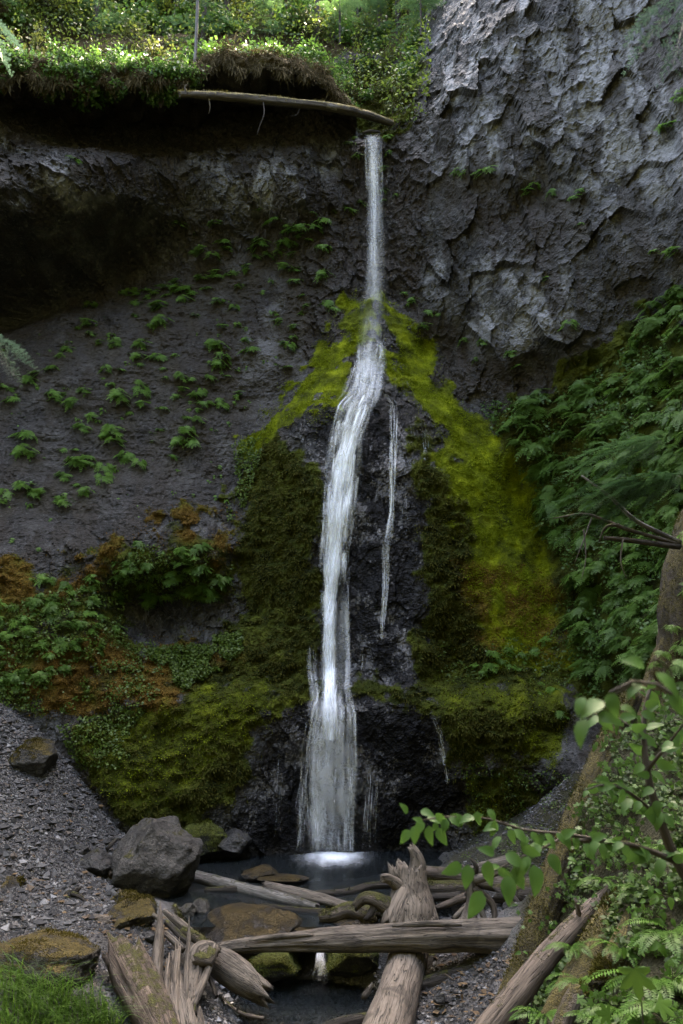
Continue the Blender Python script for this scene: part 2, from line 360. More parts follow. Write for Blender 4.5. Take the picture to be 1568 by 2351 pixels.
cliff_me = mesh('cliff', verts, quads, False, CLIFF_MASK)

def cliff_mat():
    m = NT('cliff_rock'); p = m.pos()
    n1 = m.attr('n1'); n2 = m.noise(p, 7, 4, .65); n3 = m.noise(p, 30, 2, .6)
    ns = m.attr('ns')
    rock = m.ramp(n1, [(.28, (.0055, .0053, .0053)), (.5, (.0195, .019, .019)), (.74, (.047, .046, .046))])
    rock = m.mix(m.rng(n2, .5, .72, 0, .6), rock, (.084, .084, .086))
    rock = m.mix(m.rng(n3, .55, .75, 0, .5), rock, (.016, .016, .017))
    pl = m.math('MULTIPLY', m.attr('pale'), m.rng(m.math('ADD', m.math('MULTIPLY', m.attr('n0'), .5), m.math('ADD', m.math('MULTIPLY', n1, .25), m.math('MULTIPLY', n2, .25))), .42, .58))
    rock = m.mix(m.math('MULTIPLY', pl, .8), rock, (.15, .152, .162))
    rock = m.mix(m.rng(ns, .48, .62, 0, .85), rock, (.015, .0125, .010))
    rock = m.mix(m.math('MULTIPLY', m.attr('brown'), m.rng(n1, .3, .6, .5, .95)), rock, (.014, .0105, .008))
    rock = m.mix(m.math('MULTIPLY', m.rng(m.attr('joint'), 0, .10, 1, 0), .55), rock, (.02, .02, .02))
    rock = m.mix(m.math('MULTIPLY', m.attr('soil'), m.rng(n2, .3, .6, .55, 1)), rock, (.016, .013, .007))
    wt = m.attr('wet')
    rock = m.mix(m.math('MULTIPLY', wt, .9), rock, (.005, .005, .006))
    # moss
    k1 = m.attr('k1'); k2 = m.noise(p, 15, 3, .7)
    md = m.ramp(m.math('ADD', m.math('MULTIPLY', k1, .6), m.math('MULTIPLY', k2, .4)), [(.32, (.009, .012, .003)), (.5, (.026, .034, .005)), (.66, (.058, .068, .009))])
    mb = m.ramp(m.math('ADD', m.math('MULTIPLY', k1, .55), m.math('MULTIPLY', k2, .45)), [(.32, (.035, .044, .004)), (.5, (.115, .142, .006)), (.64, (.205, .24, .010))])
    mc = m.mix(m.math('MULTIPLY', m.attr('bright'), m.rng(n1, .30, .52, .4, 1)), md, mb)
    mo = m.ramp(k2, [(.35, (.045, .025, .006)), (.65, (.15, .082, .016))])
    mc = m.mix(m.math('MULTIPLY', m.attr('orange'), .85), mc, mo)
    tb = m.ramp(k2, [(.35, (.014, .011, .006)), (.65, (.075, .058, .024))])
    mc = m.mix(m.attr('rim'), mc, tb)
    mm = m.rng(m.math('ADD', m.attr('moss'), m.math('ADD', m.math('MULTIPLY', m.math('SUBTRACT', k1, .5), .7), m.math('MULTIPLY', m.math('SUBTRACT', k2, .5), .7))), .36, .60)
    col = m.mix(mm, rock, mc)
    ro = m.math('SUBTRACT', .66, m.math('MULTIPLY', wt, .46)); ro = m.math('ADD', m.math('MULTIPLY', m.math('SUBTRACT', .95, ro), mm), ro)
    ro = m.math('SUBTRACT', ro, m.math('MULTIPLY', m.rng(n2, .5, .7, 0, .22), m.math('SUBTRACT', 1, mm)))
    vor = m.n('TexVoronoi', {'Vector': m.scale(p, (1, 1, 1.3)), 'Scale': 9, 'Detail': 1, 'Roughness': .6}, feature='F1').outputs[0]
    b = m.bump(vor, .6, .06); b = m.bump(n3, .7, .04, b)
    bm = m.bump(m.math('ADD', k2, m.math('MULTIPLY', n3, .6)), 1.0, .09)
    nr = m.n('Mix', {0: mm}, data_type='VECTOR'); m.t.links.new(b, nr.inputs[4]); m.t.links.new(bm, nr.inputs[5])
    film = m.math('MULTIPLY', m.math('MULTIPLY', wt, m.math('SUBTRACT', 1, mm)), m.math('MULTIPLY', m.rng(m.math('ADD', m.math('MULTIPLY', n2, .5), m.math('MULTIPLY', n1, .5)), .5, .60), .55))
    sp = m.math('SUBTRACT', m.math('SUBTRACT', .2, m.math('MULTIPLY', wt, .13)), m.math('MULTIPLY', m.math('MULTIPLY', mm, m.math('SUBTRACT', 1, wt)), .12))
    return m.fin(m.pbr(col, ro, nr.outputs[1], m.math('ADD', sp, film)))
CLIFF_MAT = cliff_mat()
cliff = obj('cliff', cliff_me, CLIFF_MAT, kind='structure')

# looking up the cliff: exact on the grid
UX = np.interp; 
def cliff_y(x, z):
    fx = np.clip(np.interp(x, CX, np.arange(NX)), 0, NX - 1.001); fz = np.clip(np.interp(z, CZ, np.arange(NZ)), 0, NZ - 1.001)
    i = fx.astype(int); j = fz.astype(int); fx = fx - i; fz = fz - j
    return (YG[j, i] * (1 - fx) + YG[j, i + 1] * fx) * (1 - fz) + (YG[j + 1, i] * (1 - fx) + YG[j + 1, i + 1] * fx) * fz
def hit(u, v, y_from=14.0, step=.06, y_to=62):
    """where the view line through (u, v) meets the cliff"""
    u = np.atleast_1d(np.asarray(u, float)); v = np.atleast_1d(np.asarray(v, float))
    res = np.full(len(u), np.nan); y = np.full(len(u), float(y_from)); live = np.ones(len(u), bool)
    while live.any() and y[0] < y_to:
        p = P(u, v, y); c = cliff_y(p[:, 0], p[:, 2])
        h = live & (y >= c); res[h] = y[h] - step * .5; live &= ~h; y = y + step
    res[np.isnan(res)] = y_to
    return P(u, v, res)
def cliff_n(p, e=.35):
    x, z = p[:, 0], p[:, 2]
    dx = (cliff_y(x + e, z) - cliff_y(x - e, z)) / (2 * e); dz = (cliff_y(x, z + e) - cliff_y(x, z - e)) / (2 * e)
    n = np.stack((dx, -np.ones_like(dx), dz), -1); return n / np.linalg.norm(n, axis=1)[:, None]

# ---------------------------------------------------------------- the ground z = Z(x, y)
g = []
for u, v, z in [(500,1985,-.45),(620,1965,-.6),(780,1975,-.8),(950,1985,-.5),(800,2040,-.6),(560,2060,-.35),(900,2060,-.45),(700,2090,-.35),(1000,1990,-.2),
                (520,2130,-.35),(620,2130,-.3),(735,2150,-.3),(830,2140,-.2),(1000,2130,.05),(600,2260,-1.35),(750,2280,-1.4),(850,2300,-1.35),(650,2340,-1.4),(520,2300,-1.2),(600,2400,-1.4),(800,2400,-1.4),(470,2100,-.3),(450,2040,-.35),(395,2075,.05),(400,2120,.05),(480,2150,-.4),(640,2200,-1.0),(800,2210,-1.1)]:
    g.append(Pz(u, v, z))
for u, v, y in [(0,1610,27),(100,1690,27.5),(200,1790,28),(270,1880,28.5),(330,1930,28.5),(0,1900,23),(100,1900,24),(0,2050,21),(100,2050,22),(200,2000,24.5),(250,2100,21.5),(0,2150,20),(300,2200,20),(400,2330,18.5),(430,2240,19.8),(0,2351,16.5),(150,2280,17.5),(250,2351,17.5),(0,1750,25),
                (1000,2300,19.5),(1100,2300,19),(1080,2200,21),(1150,2100,22.5),(1250,2000,24),(1100,1960,26.5),(1050,1975,28),(1250,1850,27),(1330,1760,26),
                (1130,2370,16),(1240,2120,18),(1320,1900,19.5),(1800,1700,12)]:
    g.append(P(u, v, y))
# the right bank under its plants and leaning trunks
for u, v, y in [(1400,1720,15.5),(1450,1700,15),(1500,1680,14.5),(1550,1720,14),(1420,1780,14.5),(1480,1760,14),(1540,1800,13),(1400,1850,14.5),(1460,1840,13.5),(1520,1880,12.5),(1440,1920,13.5),(1380,1920,14.6),(1560,1900,12),(1500,1960,12),(1430,1990,13),(1340,2000,15),(1300,2060,15.2),(1350,2080,14.4),(1520,2040,11.5),(1560,2080,11),(1410,2290,10.8),(1500,2180,10.8),(1560,2240,10),(1470,2350,9.8),(1530,2350,9.3),(1550,1640,14.2),(1500,1620,15),(1480,2120,11.5),(1330,2250,12.2),(1250,2330,12),(1360,2340,11.2)]: g.append(P(u, v, y) - np.array((0, 0, .32)))
for u, v, y in [(1205,2240,15.2),(1245,2120,15.5),(1300,1960,15.9),(1355,1810,16.4),(1410,1690,16.9)]: g.append(P(u, v, y) - np.array((0, 0, .34)))
g += [np.array(q, float) for q in [(0,0,4.6),(-3,2,3.6),(3,2,4.4),(-8,5,2),(8,3,5),(0,9,.3),(-6,11,.5),(-12,0,3),(12,8,7.5),(0,-8,5.5),(-14,16,1.5),(-15,24,6),(2,14,-1.2),(-2,15,-1.5),(4.2,9,1.5),(0,33,-1),(-9,33,5),(6,33,1.5),(-14,31,8)]]
g = np.array(g); ground_m = rbf_fit(g[:, :2], g[:, 2], .5)
GX = axis([(-13.5, 10.5, .07)]); GY = axis([(4, 14, .2), (14, 31.5, .07)])
tx, ty = np.meshgrid(GX, GY); TQ = np.stack((tx.ravel(), ty.ravel()), -1)
tz = rbf(ground_m, TQ); t3 = np.stack((TQ[:, 0], TQ[:, 1], tz), -1)
tz = tz + (.10 + .28 * sst(1.5, 4, TQ[:, 0])) * fbm(t3 * .9, 4, 101) + .035 * fbm(t3 * 5, 3, 105)
TG = tz.reshape(tx.shape); tv = np.stack((TQ[:, 0], TQ[:, 1], tz), -1)
tn = TG.shape; idx = np.arange(tn[0] * tn[1]).reshape(tn)
tquads = np.stack((idx[:-1, :-1], idx[:-1, 1:], idx[1:, 1:], idx[1:, :-1]), -1).reshape(-1, 4)
def ground_z(x, y):
    x = np.asarray(x, float); y = np.asarray(y, float)
    fx = np.clip(np.interp(x, GX, np.arange(tn[1])), 0, tn[1] - 1.001); fy = np.clip(np.interp(y, GY, np.arange(tn[0])), 0, tn[0] - 1.001)
    i = fx.astype(int); j = fy.astype(int); fx = fx - i; fy = fy - j
    return (TG[j, i] * (1 - fx) + TG[j, i + 1] * fx) * (1 - fy) + (TG[j + 1, i] * (1 - fx) + TG[j + 1, i + 1] * fx) * fy
def ghit(u, v, y_from=8.0, step=.03, y_to=31):
    u = np.atleast_1d(np.asarray(u, float)); v = np.atleast_1d(np.asarray(v, float))
    res = np.full(len(u), float(y_to)); y = np.full(len(u), float(y_from)); live = np.ones(len(u), bool)
    while live.any() and y[0] < y_to:
        p = P(u, v, y); h = live & (p[:, 2] <= ground_z(p[:, 0], y)); res[h] = y[h]; live &= ~h; y = y + step
    return P(u, v, res)
gu, gv = UV(tv)
soil = np.maximum(sst(1120, 1230, gu + 30 * fbm(t3 * 1.5, 3, 8)) * sst(.2, 1.2, tz + .4), .9 * sst(-40, 20, poly_sd(gu + 25 * fbm(t3 * 1.2, 3, 6), gv, [(1010,1700),(1400,1700),(1330,1990),(1180,2060),(1020,2010)])))
wetg = sst(.25, -.05, tz) 
sand = sst(-25, 25, poly_sd(gu + 15 * fbm(t3 * 2, 2, 7), gv, [(170,2130),(290,2120),(345,2175),(330,2240),(250,2220)]))
def ground_mat():
    m = NT('gravel_ground'); p = m.pos()
    n1 = m.noise(p, 3, 5, .6); n2 = m.noise(p, 22, 4, .65)
    vo = m.n('TexVoronoi', {'Vector': p, 'Scale': 15, 'Detail': 1.0}, feature='F1')
    c = m.ramp(n2, [(.3, (.013, .013, .0135)), (.55, (.034, .0335, .0345)), (.75, (.066, .065, .066))])
    c = m.mix(.35, c, m.n('HueSaturation', {'Color': vo.outputs['Color'], 'Saturation': .12, 'Value': .17}).outputs[0])
    c = m.mix(m.attr('sand'), c, m.ramp(n2, [(.3, (.036, .035, .035)), (.7, (.064, .062, .062))]))
    c = m.mix(m.attr('soil'), c, m.ramp(n2, [(.3, (.008, .0075, .004)), (.7, (.026, .026, .010))]))
    c = m.mix(m.math('MULTIPLY', m.attr('wetg'), .75), c, (.018, .016, .013))
    b = m.bump(vo.outputs[0], .7, .05); b = m.bump(n2, .6, .03, b)
    return m.fin(m.pbr(c, m.math('SUBTRACT', .9, m.math('MULTIPLY', m.attr('wetg'), .45)), b, .2))
obj('ground', mesh('ground', tv, tquads, True, dict(soil=soil, wetg=wetg, sand=sand)), ground_mat(), kind='structure')

# unseen wooded ravine round the viewpoint, raised steeply to block low sky light
ox, oy = np.meshgrid(np.arange(-90, 91, 1.5), np.arange(-90, 15.1, 1.5))
r_ = np.hypot(ox * 1.15, np.maximum(0, 6 - oy)); oz = -2.2 + 6.9 * sst(9, 1, np.hypot(ox, oy * .6)) * sst(12, 2, oy) + np.maximum(0, r_ - 9) * 2.2
oz = np.minimum(oz, 62 + .1 * r_)
o3 = np.stack((ox.ravel(), oy.ravel(), oz.ravel()), -1); oz = oz + (1.6 * fbm(o3 * .15, 4, 111)).reshape(oz.shape) * sst(12, 25, r_)
inner = (np.abs(ox) < 13) & (oy > 4.5); oz = np.where(inner, oz - 3, oz)
idx = np.arange(ox.size).reshape(ox.shape)
oq = np.stack((idx[:-1, :-1], idx[:-1, 1:], idx[1:, 1:], idx[1:, :-1]), -1).reshape(-1, 4)
m = NT('forest_floor'); nn_ = m.noise(m.pos(), .8, 6, .65)
FLOOR = m.fin(m.pbr(m.ramp(nn_, [(.3, (.012, .014, .006)), (.7, (.05, .055, .02))]), .9, m.bump(nn_, .8, .5)))
obj('unseen_ravine_slope', mesh('unseen_ravine_slope', np.stack((ox.ravel(), oy.ravel(), oz.ravel()), -1), oq), FLOOR, kind='structure')

# ---------------------------------------------------------------- still water
IMP = P(765, 1958, 29.45); IMP[2] = 0
def water_mat(name, foam_at=None, rad=1.6, tint=(.32, .335, .33)):
    m = NT(name); p = m.pos()
    n = m.noise(m.scale(p, (1, .6, 1)), 2.2, 3, .5); nf = m.noise(m.scale(p, (1, .5, 1)), 9, 3, .5)
    b = m.bump(n, .12, .05); b = m.bump(nf, .08, .02, b)
    fr = m.n('Fresnel', {'IOR': 1.33, 'Normal': b}).outputs[0]
    tr = m.n('BsdfTransparent', {'Color': (*tint, 1)}).outputs[0]
    df = m.n('BsdfDiffuse', {'Color': (.018, .023, .026, 1)}).outputs[0]
    body = m.n('MixShader', {0: .35, 1: tr, 2: df}).outputs[0]
    gl = m.n('BsdfGlossy', {'Roughness': .12, 'Normal': b}).outputs[0]
    s = m.n('MixShader', {0: m.math('MULTIPLY', fr, .8), 1: body, 2: gl}).outputs[0]
    if foam_at is not None:
        d = m.n('VectorMath', {0: m.n('VectorMath', {0: p, 1: tuple(foam_at)}, operation='SUBTRACT').outputs[0], 1: (1.0, .66, 0)}, operation='MULTIPLY').outputs[0]
        l = m.n('VectorMath', {0: d}, operation='LENGTH').outputs['Value']
        q = m.noise(m.scale(p, (1.0, .35, 1)), 3.0, 4, .6)
        f = m.rng(m.math('ADD', l, m.math('MULTIPLY', q, .8)), .45, rad, 1, 0)
        f = m.math('POWER', f, 2.8)
        fo = m.n('BsdfDiffuse', {'Color': (.82, .85, .9, 1)}).outputs[0]
        s = m.n('MixShader', {0: f, 1: s, 2: fo}).outputs[0]
    return m.fin(s)
def sheet(name, x0, x1, y0_, y1, z, mat, st=.25):
    X, Y = np.meshgrid(np.arange(x0, x1 + st, st), np.arange(y0_, y1 + st, st)); i = np.arange(X.size).reshape(X.shape)
    q = np.stack((i[:-1, :-1], i[:-1, 1:], i[1:, 1:], i[1:, :-1]), -1).reshape(-1, 4)
    return obj(name, mesh(name, np.stack((X.ravel(), Y.ravel(), np.full(X.size, z)), -1), q), mat, kind='structure')
pool = sheet('plunge_pool', -5.5, 4.2, 21.9, 31.5, 0.0, water_mat('pool_water', IMP, 2.3))
stream = sheet('stream', -4.5, 2.2, 12, 21.75, -1.12, water_mat('stream_water', None, 1, (.42, .40, .36)))

# ---------------------------------------------------------------- the turf brow jutting over the alcove
BR_U = np.array([-300,-120,0,100,200,300,380,440,480,550,620,680,740,775,815])
BR_VB = np.interp(np.linspace(-300, 815, 240), BR_U, [190,180,178,190,197,206,200,188,172,180,168,174,204,236,275])
_bq = np.stack((np.linspace(-300, 815, 240) / 55., np.zeros(240), np.zeros(240)), -1); BR_VB = BR_VB + (16 * fbm(_bq, 3, 77) + 7 * fbm(_bq * 4, 2, 78)) * np.clip((800 - np.linspace(-300, 815, 240)) / 60, 0, 1)
BR_Y = np.interp(np.linspace(-300, 815, 240), [-300,0,200,400,600,740,815], [27.4,29.1,30.2,31.1,31.7,32.6,33.9])
bu = np.linspace(-300, 815, 240)
BFB = P(bu, BR_VB, BR_Y); BFT = P(bu, BR_VB - 40 * np.clip((815 - bu) / 70, .25, 1), BR_Y + .25)
rows = []; ruf = []
for t in np.linspace(0, 1, 22): rows.append(BFB + np.array((0, 5.0, .9)) * (1 - t) ** 1.0); ruf.append(0.0)
for t in np.linspace(0, 1, 16)[1:]: rows.append(BFB * (1 - t) + BFT * t + np.array((0, -.35, 0)) * math.sin(t * math.pi)); ruf.append(t)
for t in np.linspace(0, 1, 16)[1:]: rows.append(BFT + np.array((0, 6.0, 3.6)) * t); ruf.append(1.0)
bv = np.stack(rows, 0); bsh = bv.shape[:2]; bv = bv.reshape(-1, 3); bt = np.repeat(np.array(ruf), bsh[1])
dd_ = .55 * fbm(bv * .8, 3, 131) + .28 * fbm(bv * 2.6, 3, 133) + .1 * fbm(bv * 7, 2, 135)
bv = bv + np.stack((.3 * fbm(bv * 1.5 + 9, 2, 137), -dd_, .55 * fbm(bv * np.array((1.4, 1.4, .4)) + 5, 3, 139)), -1)
idx = np.arange(len(bv)).reshape(bsh); bq = np.stack((idx[:-1, :-1], idx[:-1, 1:], idx[1:, 1:], idx[1:, :-1]), -1).reshape(-1, 4)
tf = sst(.02, .25, bt); zz = np.zeros(len(bv))
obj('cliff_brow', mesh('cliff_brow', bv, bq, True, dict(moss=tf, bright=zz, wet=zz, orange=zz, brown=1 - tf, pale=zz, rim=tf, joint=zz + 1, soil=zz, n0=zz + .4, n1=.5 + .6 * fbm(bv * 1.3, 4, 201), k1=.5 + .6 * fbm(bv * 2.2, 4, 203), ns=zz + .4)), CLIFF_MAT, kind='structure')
def brow_at(u): return np.array([np.interp(u, bu, BFT[:, k]) for k in range(3)])
def brow_foot(u): return np.stack([np.interp(u, bu, BFB[:, k]) for k in range(3)], -1)
# ---------------------------------------------------------------- wood: driftwood logs and trunks
def catmull(pts, n):
    pts = np.asarray(pts, float); k = len(pts)
    if k == 2: t = np.linspace(0, 1, n)[:, None]; return pts[0] * (1 - t) + pts[1] * t
    e = np.concatenate((2 * pts[:1] - pts[1:2], pts, 2 * pts[-1:] - pts[-2:-1]))
    out = []
    for t in np.linspace(0, k - 1 - 1e-6, n):
        i = int(t); f = t - i; a, b, c, d = e[i], e[i + 1], e[i + 2], e[i + 3]
        out.append(.5 * (2 * b + (c - a) * f + (2 * a - 5 * b + 4 * c - d) * f * f + (3 * b - a - 3 * c + d) * f ** 3))
    return np.array(out)
def tube(pts, rad, nseg=28, step=.09, groove=.10, lump=.12, rag=(.6, .6), seed=0, flat=1.0, twist=0.0, gk=5.0, maxring=160, hollow=(0, 0)):
    """tapered, grooved wooden limb with splintered ends -> verts, faces, grain coordinate"""
    pts = np.asarray(pts, float); L = np.linalg.norm(np.diff(pts, axis=0), axis=1).sum()
    n = int(np.clip(L / step, 5, maxring)); c = catmull(pts, n)
    r = catmull(np.stack((np.asarray(rad, float),) * 3, -1), n)[:, 0]; r = np.maximum(r, .004)
    s = np.concatenate(([0], np.cumsum(np.linalg.norm(np.diff(c, axis=0), axis=1))))
    T = np.gradient(c, axis=0); T /= np.linalg.norm(T, axis=1)[:, None]
    up = np.array((0, 0, 1.)); up = up if abs(T[0] @ up) < .85 else np.array((0, -1., 0))
    N = np.empty_like(T); v = up - (up @ T[0]) * T[0]
    for i in range(n):
        v = v - (v @ T[i]) * T[i]; v /= np.linalg.norm(v); N[i] = v
    Bn = np.cross(T, N)
    th = np.linspace(0, 2 * math.pi, nseg, endpoint=False)
    TH = th[None] + twist * s[:, None]
    ct, st = np.cos(TH), np.sin(TH)
    gq = np.stack((np.cos(th)[None] * gk + 0 * s[:, None], np.sin(th)[None] * gk + 0 * s[:, None], np.broadcast_to(s[:, None] * .55, TH.shape)), -1).reshape(-1, 3)
    gn = fbm(gq + seed * 13.1, 3, seed).reshape(TH.shape)
    lq = c[:, None] + (ct[..., None] * N[:, None] + st[..., None] * Bn[:, None]) * r[:, None, None]
    ln = fbm(lq.reshape(-1, 3) * (.9 / max(.12, r.mean())) * .5 + seed * 7.7, 3, seed + 5).reshape(TH.shape)
    rr = r[:, None] * (1 + .8 * groove * (1.4 * gn - .7 * np.abs(gn)) * 1.3 + lump * ln)
    pos = c[:, None] + rr[..., None] * (ct[..., None] * N[:, None] + flat * st[..., None] * Bn[:, None])
    rs = random.Random(seed)
    for e, sg in ((0, -1), (n - 1, 1)):
        q = rag[0 if e == 0 else 1]
        if q > 0:
            a = fbm(np.stack((np.cos(th) * 3.2, np.sin(th) * 3.2, np.full(nseg, 3.3 + e)), -1) + seed, 3, seed + 9)
            j = np.array([rs.random() for _ in th])
            ext = q * r[e] * (1.6 * a + .5 * j)
            for k in range(5):
                i = e + (k if e == 0 else -k)
                if 0 <= i < n: pos[i] += sg * T[e] * (ext * (1 - k / 5.0) ** 1.5)[:, None]
    V = pos.reshape(-1, 3); F = []
    for i in range(n - 1):
        for k in range(nseg):
            k2 = (k + 1) % nseg; F.append((i * nseg + k, i * nseg + k2, (i + 1) * nseg + k2, (i + 1) * nseg + k))
    G = np.stack((np.cos(th)[None] * r[:, None], np.sin(th)[None] * r[:, None], np.broadcast_to(s[:, None], TH.shape)), -1).reshape(-1, 3)
    cap = np.zeros(len(V)); Vx = [V]; Gx = [G]; base = len(V)
    for e, sg, hol in ((0, -1, hollow[0]), (n - 1, 1, hollow[1])):
        ring = np.arange(nseg) + e * nseg
        mid = c[e] + (pos[e] - c[e]) * .55 - sg * T[e] * r[e] * (hol + .12) + np.array([[rs.uniform(-1, 1)] for _ in th]) * T[e] * r[e] * .12
        ctr = c[e] - sg * T[e] * r[e] * (hol * 1.3 + .18)
        Vx += [mid, ctr[None]]; Gx += [G[ring] * np.array((.5, .5, 1)), np.array([[0, 0, s[e]]])]
        for k in range(nseg):
            k2 = (k + 1) % nseg; q = (ring[k], base + k, base + k2, ring[k2]); t3_ = (base + k, base + nseg, base + k2)
            F.append(q if sg < 0 else q[::-1]); F.append(t3_ if sg < 0 else t3_[::-1])
        base += nseg + 1
    V = np.concatenate(Vx); G = np.concatenate(Gx)
    return V, F, G
def wood_mat(name, a, b, c, moss=0.0, mosscol=((.03, .032, .006), (.10, .10, .014)), stain=.5, rough=.8, wetness=0, gs=1.0, msh=0.1):
    a, b, c = (tuple(x * .47 for x in q) for q in (a, b, c)); mosscol = tuple(tuple(x * .6 for x in q) for q in mosscol)
    m = NT(name); gr = m.attr('grain', True); p = m.pos()
    off = m.n('VectorMath', {0: gr, 1: m.n('CombineXYZ', {2: m.math('MULTIPLY', m.n('ObjectInfo').outputs['Random'], 37.0)}).outputs[0]}, operation='ADD').outputs[0]
    n1 = m.noise(m.scale(off, (14 * gs, 14 * gs, .9)), 1.6, 4, .66, 0); n2 = m.noise(m.scale(off, (40 * gs, 40 * gs, 2.2)), 1.5, 3, .6); n3 = m.noise(off, 1.7, 4, .6, .6)
    col = m.ramp(n1, [(.28, a), (.5, b), (.72, c)])
    col = m.mix(m.rng(n2, .52, .68, 0, .55), col, tuple(x * .35 for x in a))
    col = m.mix(m.rng(n3, .5, .66, 0, stain), col, tuple(x * .55 for x in a))
    ck = m.noise(m.scale(off, (9 * gs, 9 * gs, .35)), 2.0, 2, .5)
    crack = m.rng(m.math('ABSOLUTE', m.math('SUBTRACT', ck, .5)), 0, .03, 1, 0)
    col = m.mix(m.math('MULTIPLY', crack, .75), col, (.008, .007, .006))
    b_ = m.bump(n1, .7, .03); b_ = m.bump(n2, .6, .012, b_); b_ = m.bump(m.math('SUBTRACT', 1, crack), .8, .03, b_)
    ro = rough
    if moss > 0:
        nz = m.n('SeparateXYZ', {0: m.n('NewGeometry').outputs['Normal']}).outputs[2]
        k = m.noise(p, 5, 4, .65); k2 = m.noise(p, 38, 3, .65)
        f = m.rng(m.math('ADD', m.math('MULTIPLY', nz, .45), m.math('ADD', k, m.math('MULTIPLY', k2, .3))), 1.15 - moss * .75, 1.15 - moss * .75 + msh * 2)
        col = m.mix(f, col, m.mix(m.rng(k2, .35, .65), mosscol[0], mosscol[1]))
        b_ = m.bump(m.math('MULTIPLY', f, m.math('ADD', k2, .6)), .9, .04, b_)
    return m.fin(m.pbr(col, ro, b_, .3))
W_GREY = wood_mat('driftwood', (.085, .070, .056), (.19, .160, .130), (.32, .272, .222), 0)
W_SMOOTH = wood_mat('smooth_driftwood', (.12, .097, .075), (.24, .197, .157), (.33, .275, .222), 0, stain=.75, gs=.6)
W_PALE = wood_mat('pale_barkless_wood', (.12, .11, .10), (.24, .225, .205), (.42, .40, .38), .12, stain=.6)
W_MOSSY = wood_mat('mossy_driftwood', (.05, .04, .03), (.12, .095, .072), (.22, .18, .14), .42)
W_DARK = wood_mat('dark_wet_wood', (.018, .014, .011), (.045, .036, .028), (.10, .082, .066), .2)
W_BARK = wood_mat('bark', (.03, .024, .019), (.075, .060, .047), (.15, .125, .10), .38, ((.03, .026, .006), (.10, .085, .014)), gs=.8)
W_TRUNK = wood_mat('moss_grown_bark', (.024, .019, .015), (.05, .04, .031), (.10, .082, .066), .78, ((.03, .026, .006), (.11, .088, .015)), gs=.8, msh=.2)
W_LICHEN = wood_mat('mossy_top_log', (.04, .034, .026), (.09, .075, .055), (.2, .17, .13), .66, ((.09, .075, .022), (.34, .28, .09)))
W_TAN = wood_mat('tan_trunk', (.09, .07, .055), (.16, .125, .10), (.23, .185, .15), .16)

def moss_on(me, parent, mat, n, ln=(.02, .07), w=.010, up=.1, seed=0, patch=1.5):
    """short moss blades on the upward faces of a part"""
    k = len(me.vertices); co = np.empty(k * 3, np.float32); me.vertices.foreach_get('co', co); co = co.reshape(-1, 3).astype(float)
    no = np.empty(k * 3, np.float32); me.vertices.foreach_get('normal', no); no = no.reshape(-1, 3).astype(float)
    r = np.random.default_rng(seed); wt = np.clip(no[:, 2] - up, 0, 1) * sst(-.1, .25, fbm(co * patch + seed, 3, seed)) * (no[:, 1] < .6)
    if wt.sum() < 1e-6: return
    i = r.choice(k, n, p=wt / wt.sum()); p = co[i] + r.normal(0, .03, (n, 3)); d = no[i] + r.normal(0, .5, (n, 3)) + np.array((0, 0, .1)); d /= np.linalg.norm(d, axis=1)[:, None]
    L = r.uniform(*ln, (n, 1)); sd = np.cross(d, r.normal(0, 1, (n, 3))); sd /= np.linalg.norm(sd, axis=1)[:, None] + 1e-9
    b0 = p - no[i] * .02; mid = b0 + d * L * .45; V = np.stack((b0, mid + sd * w, b0 + d * L, mid - sd * w), 1).reshape(-1, 3)
    F = np.arange(n)[:, None] * 4 + np.array((0, 1, 2, 3))
    o = obj('moss', mesh('moss', V, F, False, {'rnd': np.repeat(r.random(n), 4)}), mat, parent, kind='stuff')
MOSS_BARK = leaf_mat('bark_moss', (.022, .022, .005), (.095, .09, .015), .9, .15, spec=.1)
MOSS_STONE = leaf_mat('stone_moss', (.035, .03, .006), (.125, .10, .016), .9, .15, spec=.1)
MOSS_GREEN = leaf_mat('green_stone_moss', (.035, .045, .006), (.15, .175, .022), .9, .15, spec=.1)
MOSS_TAN = leaf_mat('tan_log_moss', (.08, .066, .02), (.30, .25, .08), .9, .15, spec=.1)
MOSSY = {}
def as_pts(q): return np.array([P(*x) for x in q])
def base_of(V):
    lo = V.min(0); hi = V.max(0); return np.array(((lo[0] + hi[0]) / 2, (lo[1] + hi[1]) / 2, lo[2]))
SEED = [20]
def limb(name, pts, rad, mat, parent=None, loc=None, **kw):
    SEED[0] += 1; kw.setdefault('seed', SEED[0])
    V, F, G = tube(pts, rad, **kw)
    if loc is None: loc = base_of(V)
    me = mesh(name, V - loc, F, True, {'grain': G})
    return obj(name, me, mat, parent), loc
def log(name, label, pts, rad, mat, extra=(), cat='log', group=None, main='trunk', **kw):
    """a log: Empty with its trunk and its branches, stubs or roots; extra = [(part name, points, radii, material or None, kwargs)]"""
    pts = as_pts(pts); SEED[0] += 1; kw.setdefault('seed', SEED[0])
    V, F, G = tube(pts, rad, **kw); loc = base_of(V)
    t = thing(name, label, cat, tuple(loc), group)
    me_ = mesh(main, V - loc, F, True, {'grain': G}); obj(main, me_, mat, t)
    if mat in MOSSY: moss_on(me_, t, MOSS_TAN if mat is W_LICHEN else MOSS_BARK, int(MOSSY[mat] * min(12, 1 + len(V) / 700)), seed=SEED[0])
    for nm, q, r_, m_, k in extra:
        limb(nm, as_pts(q), r_, m_ or mat, t, loc, **k)
    return t

MOSSY.update({W_TRUNK: 900, W_LICHEN: 600, W_MOSSY: 260, W_BARK: 150})
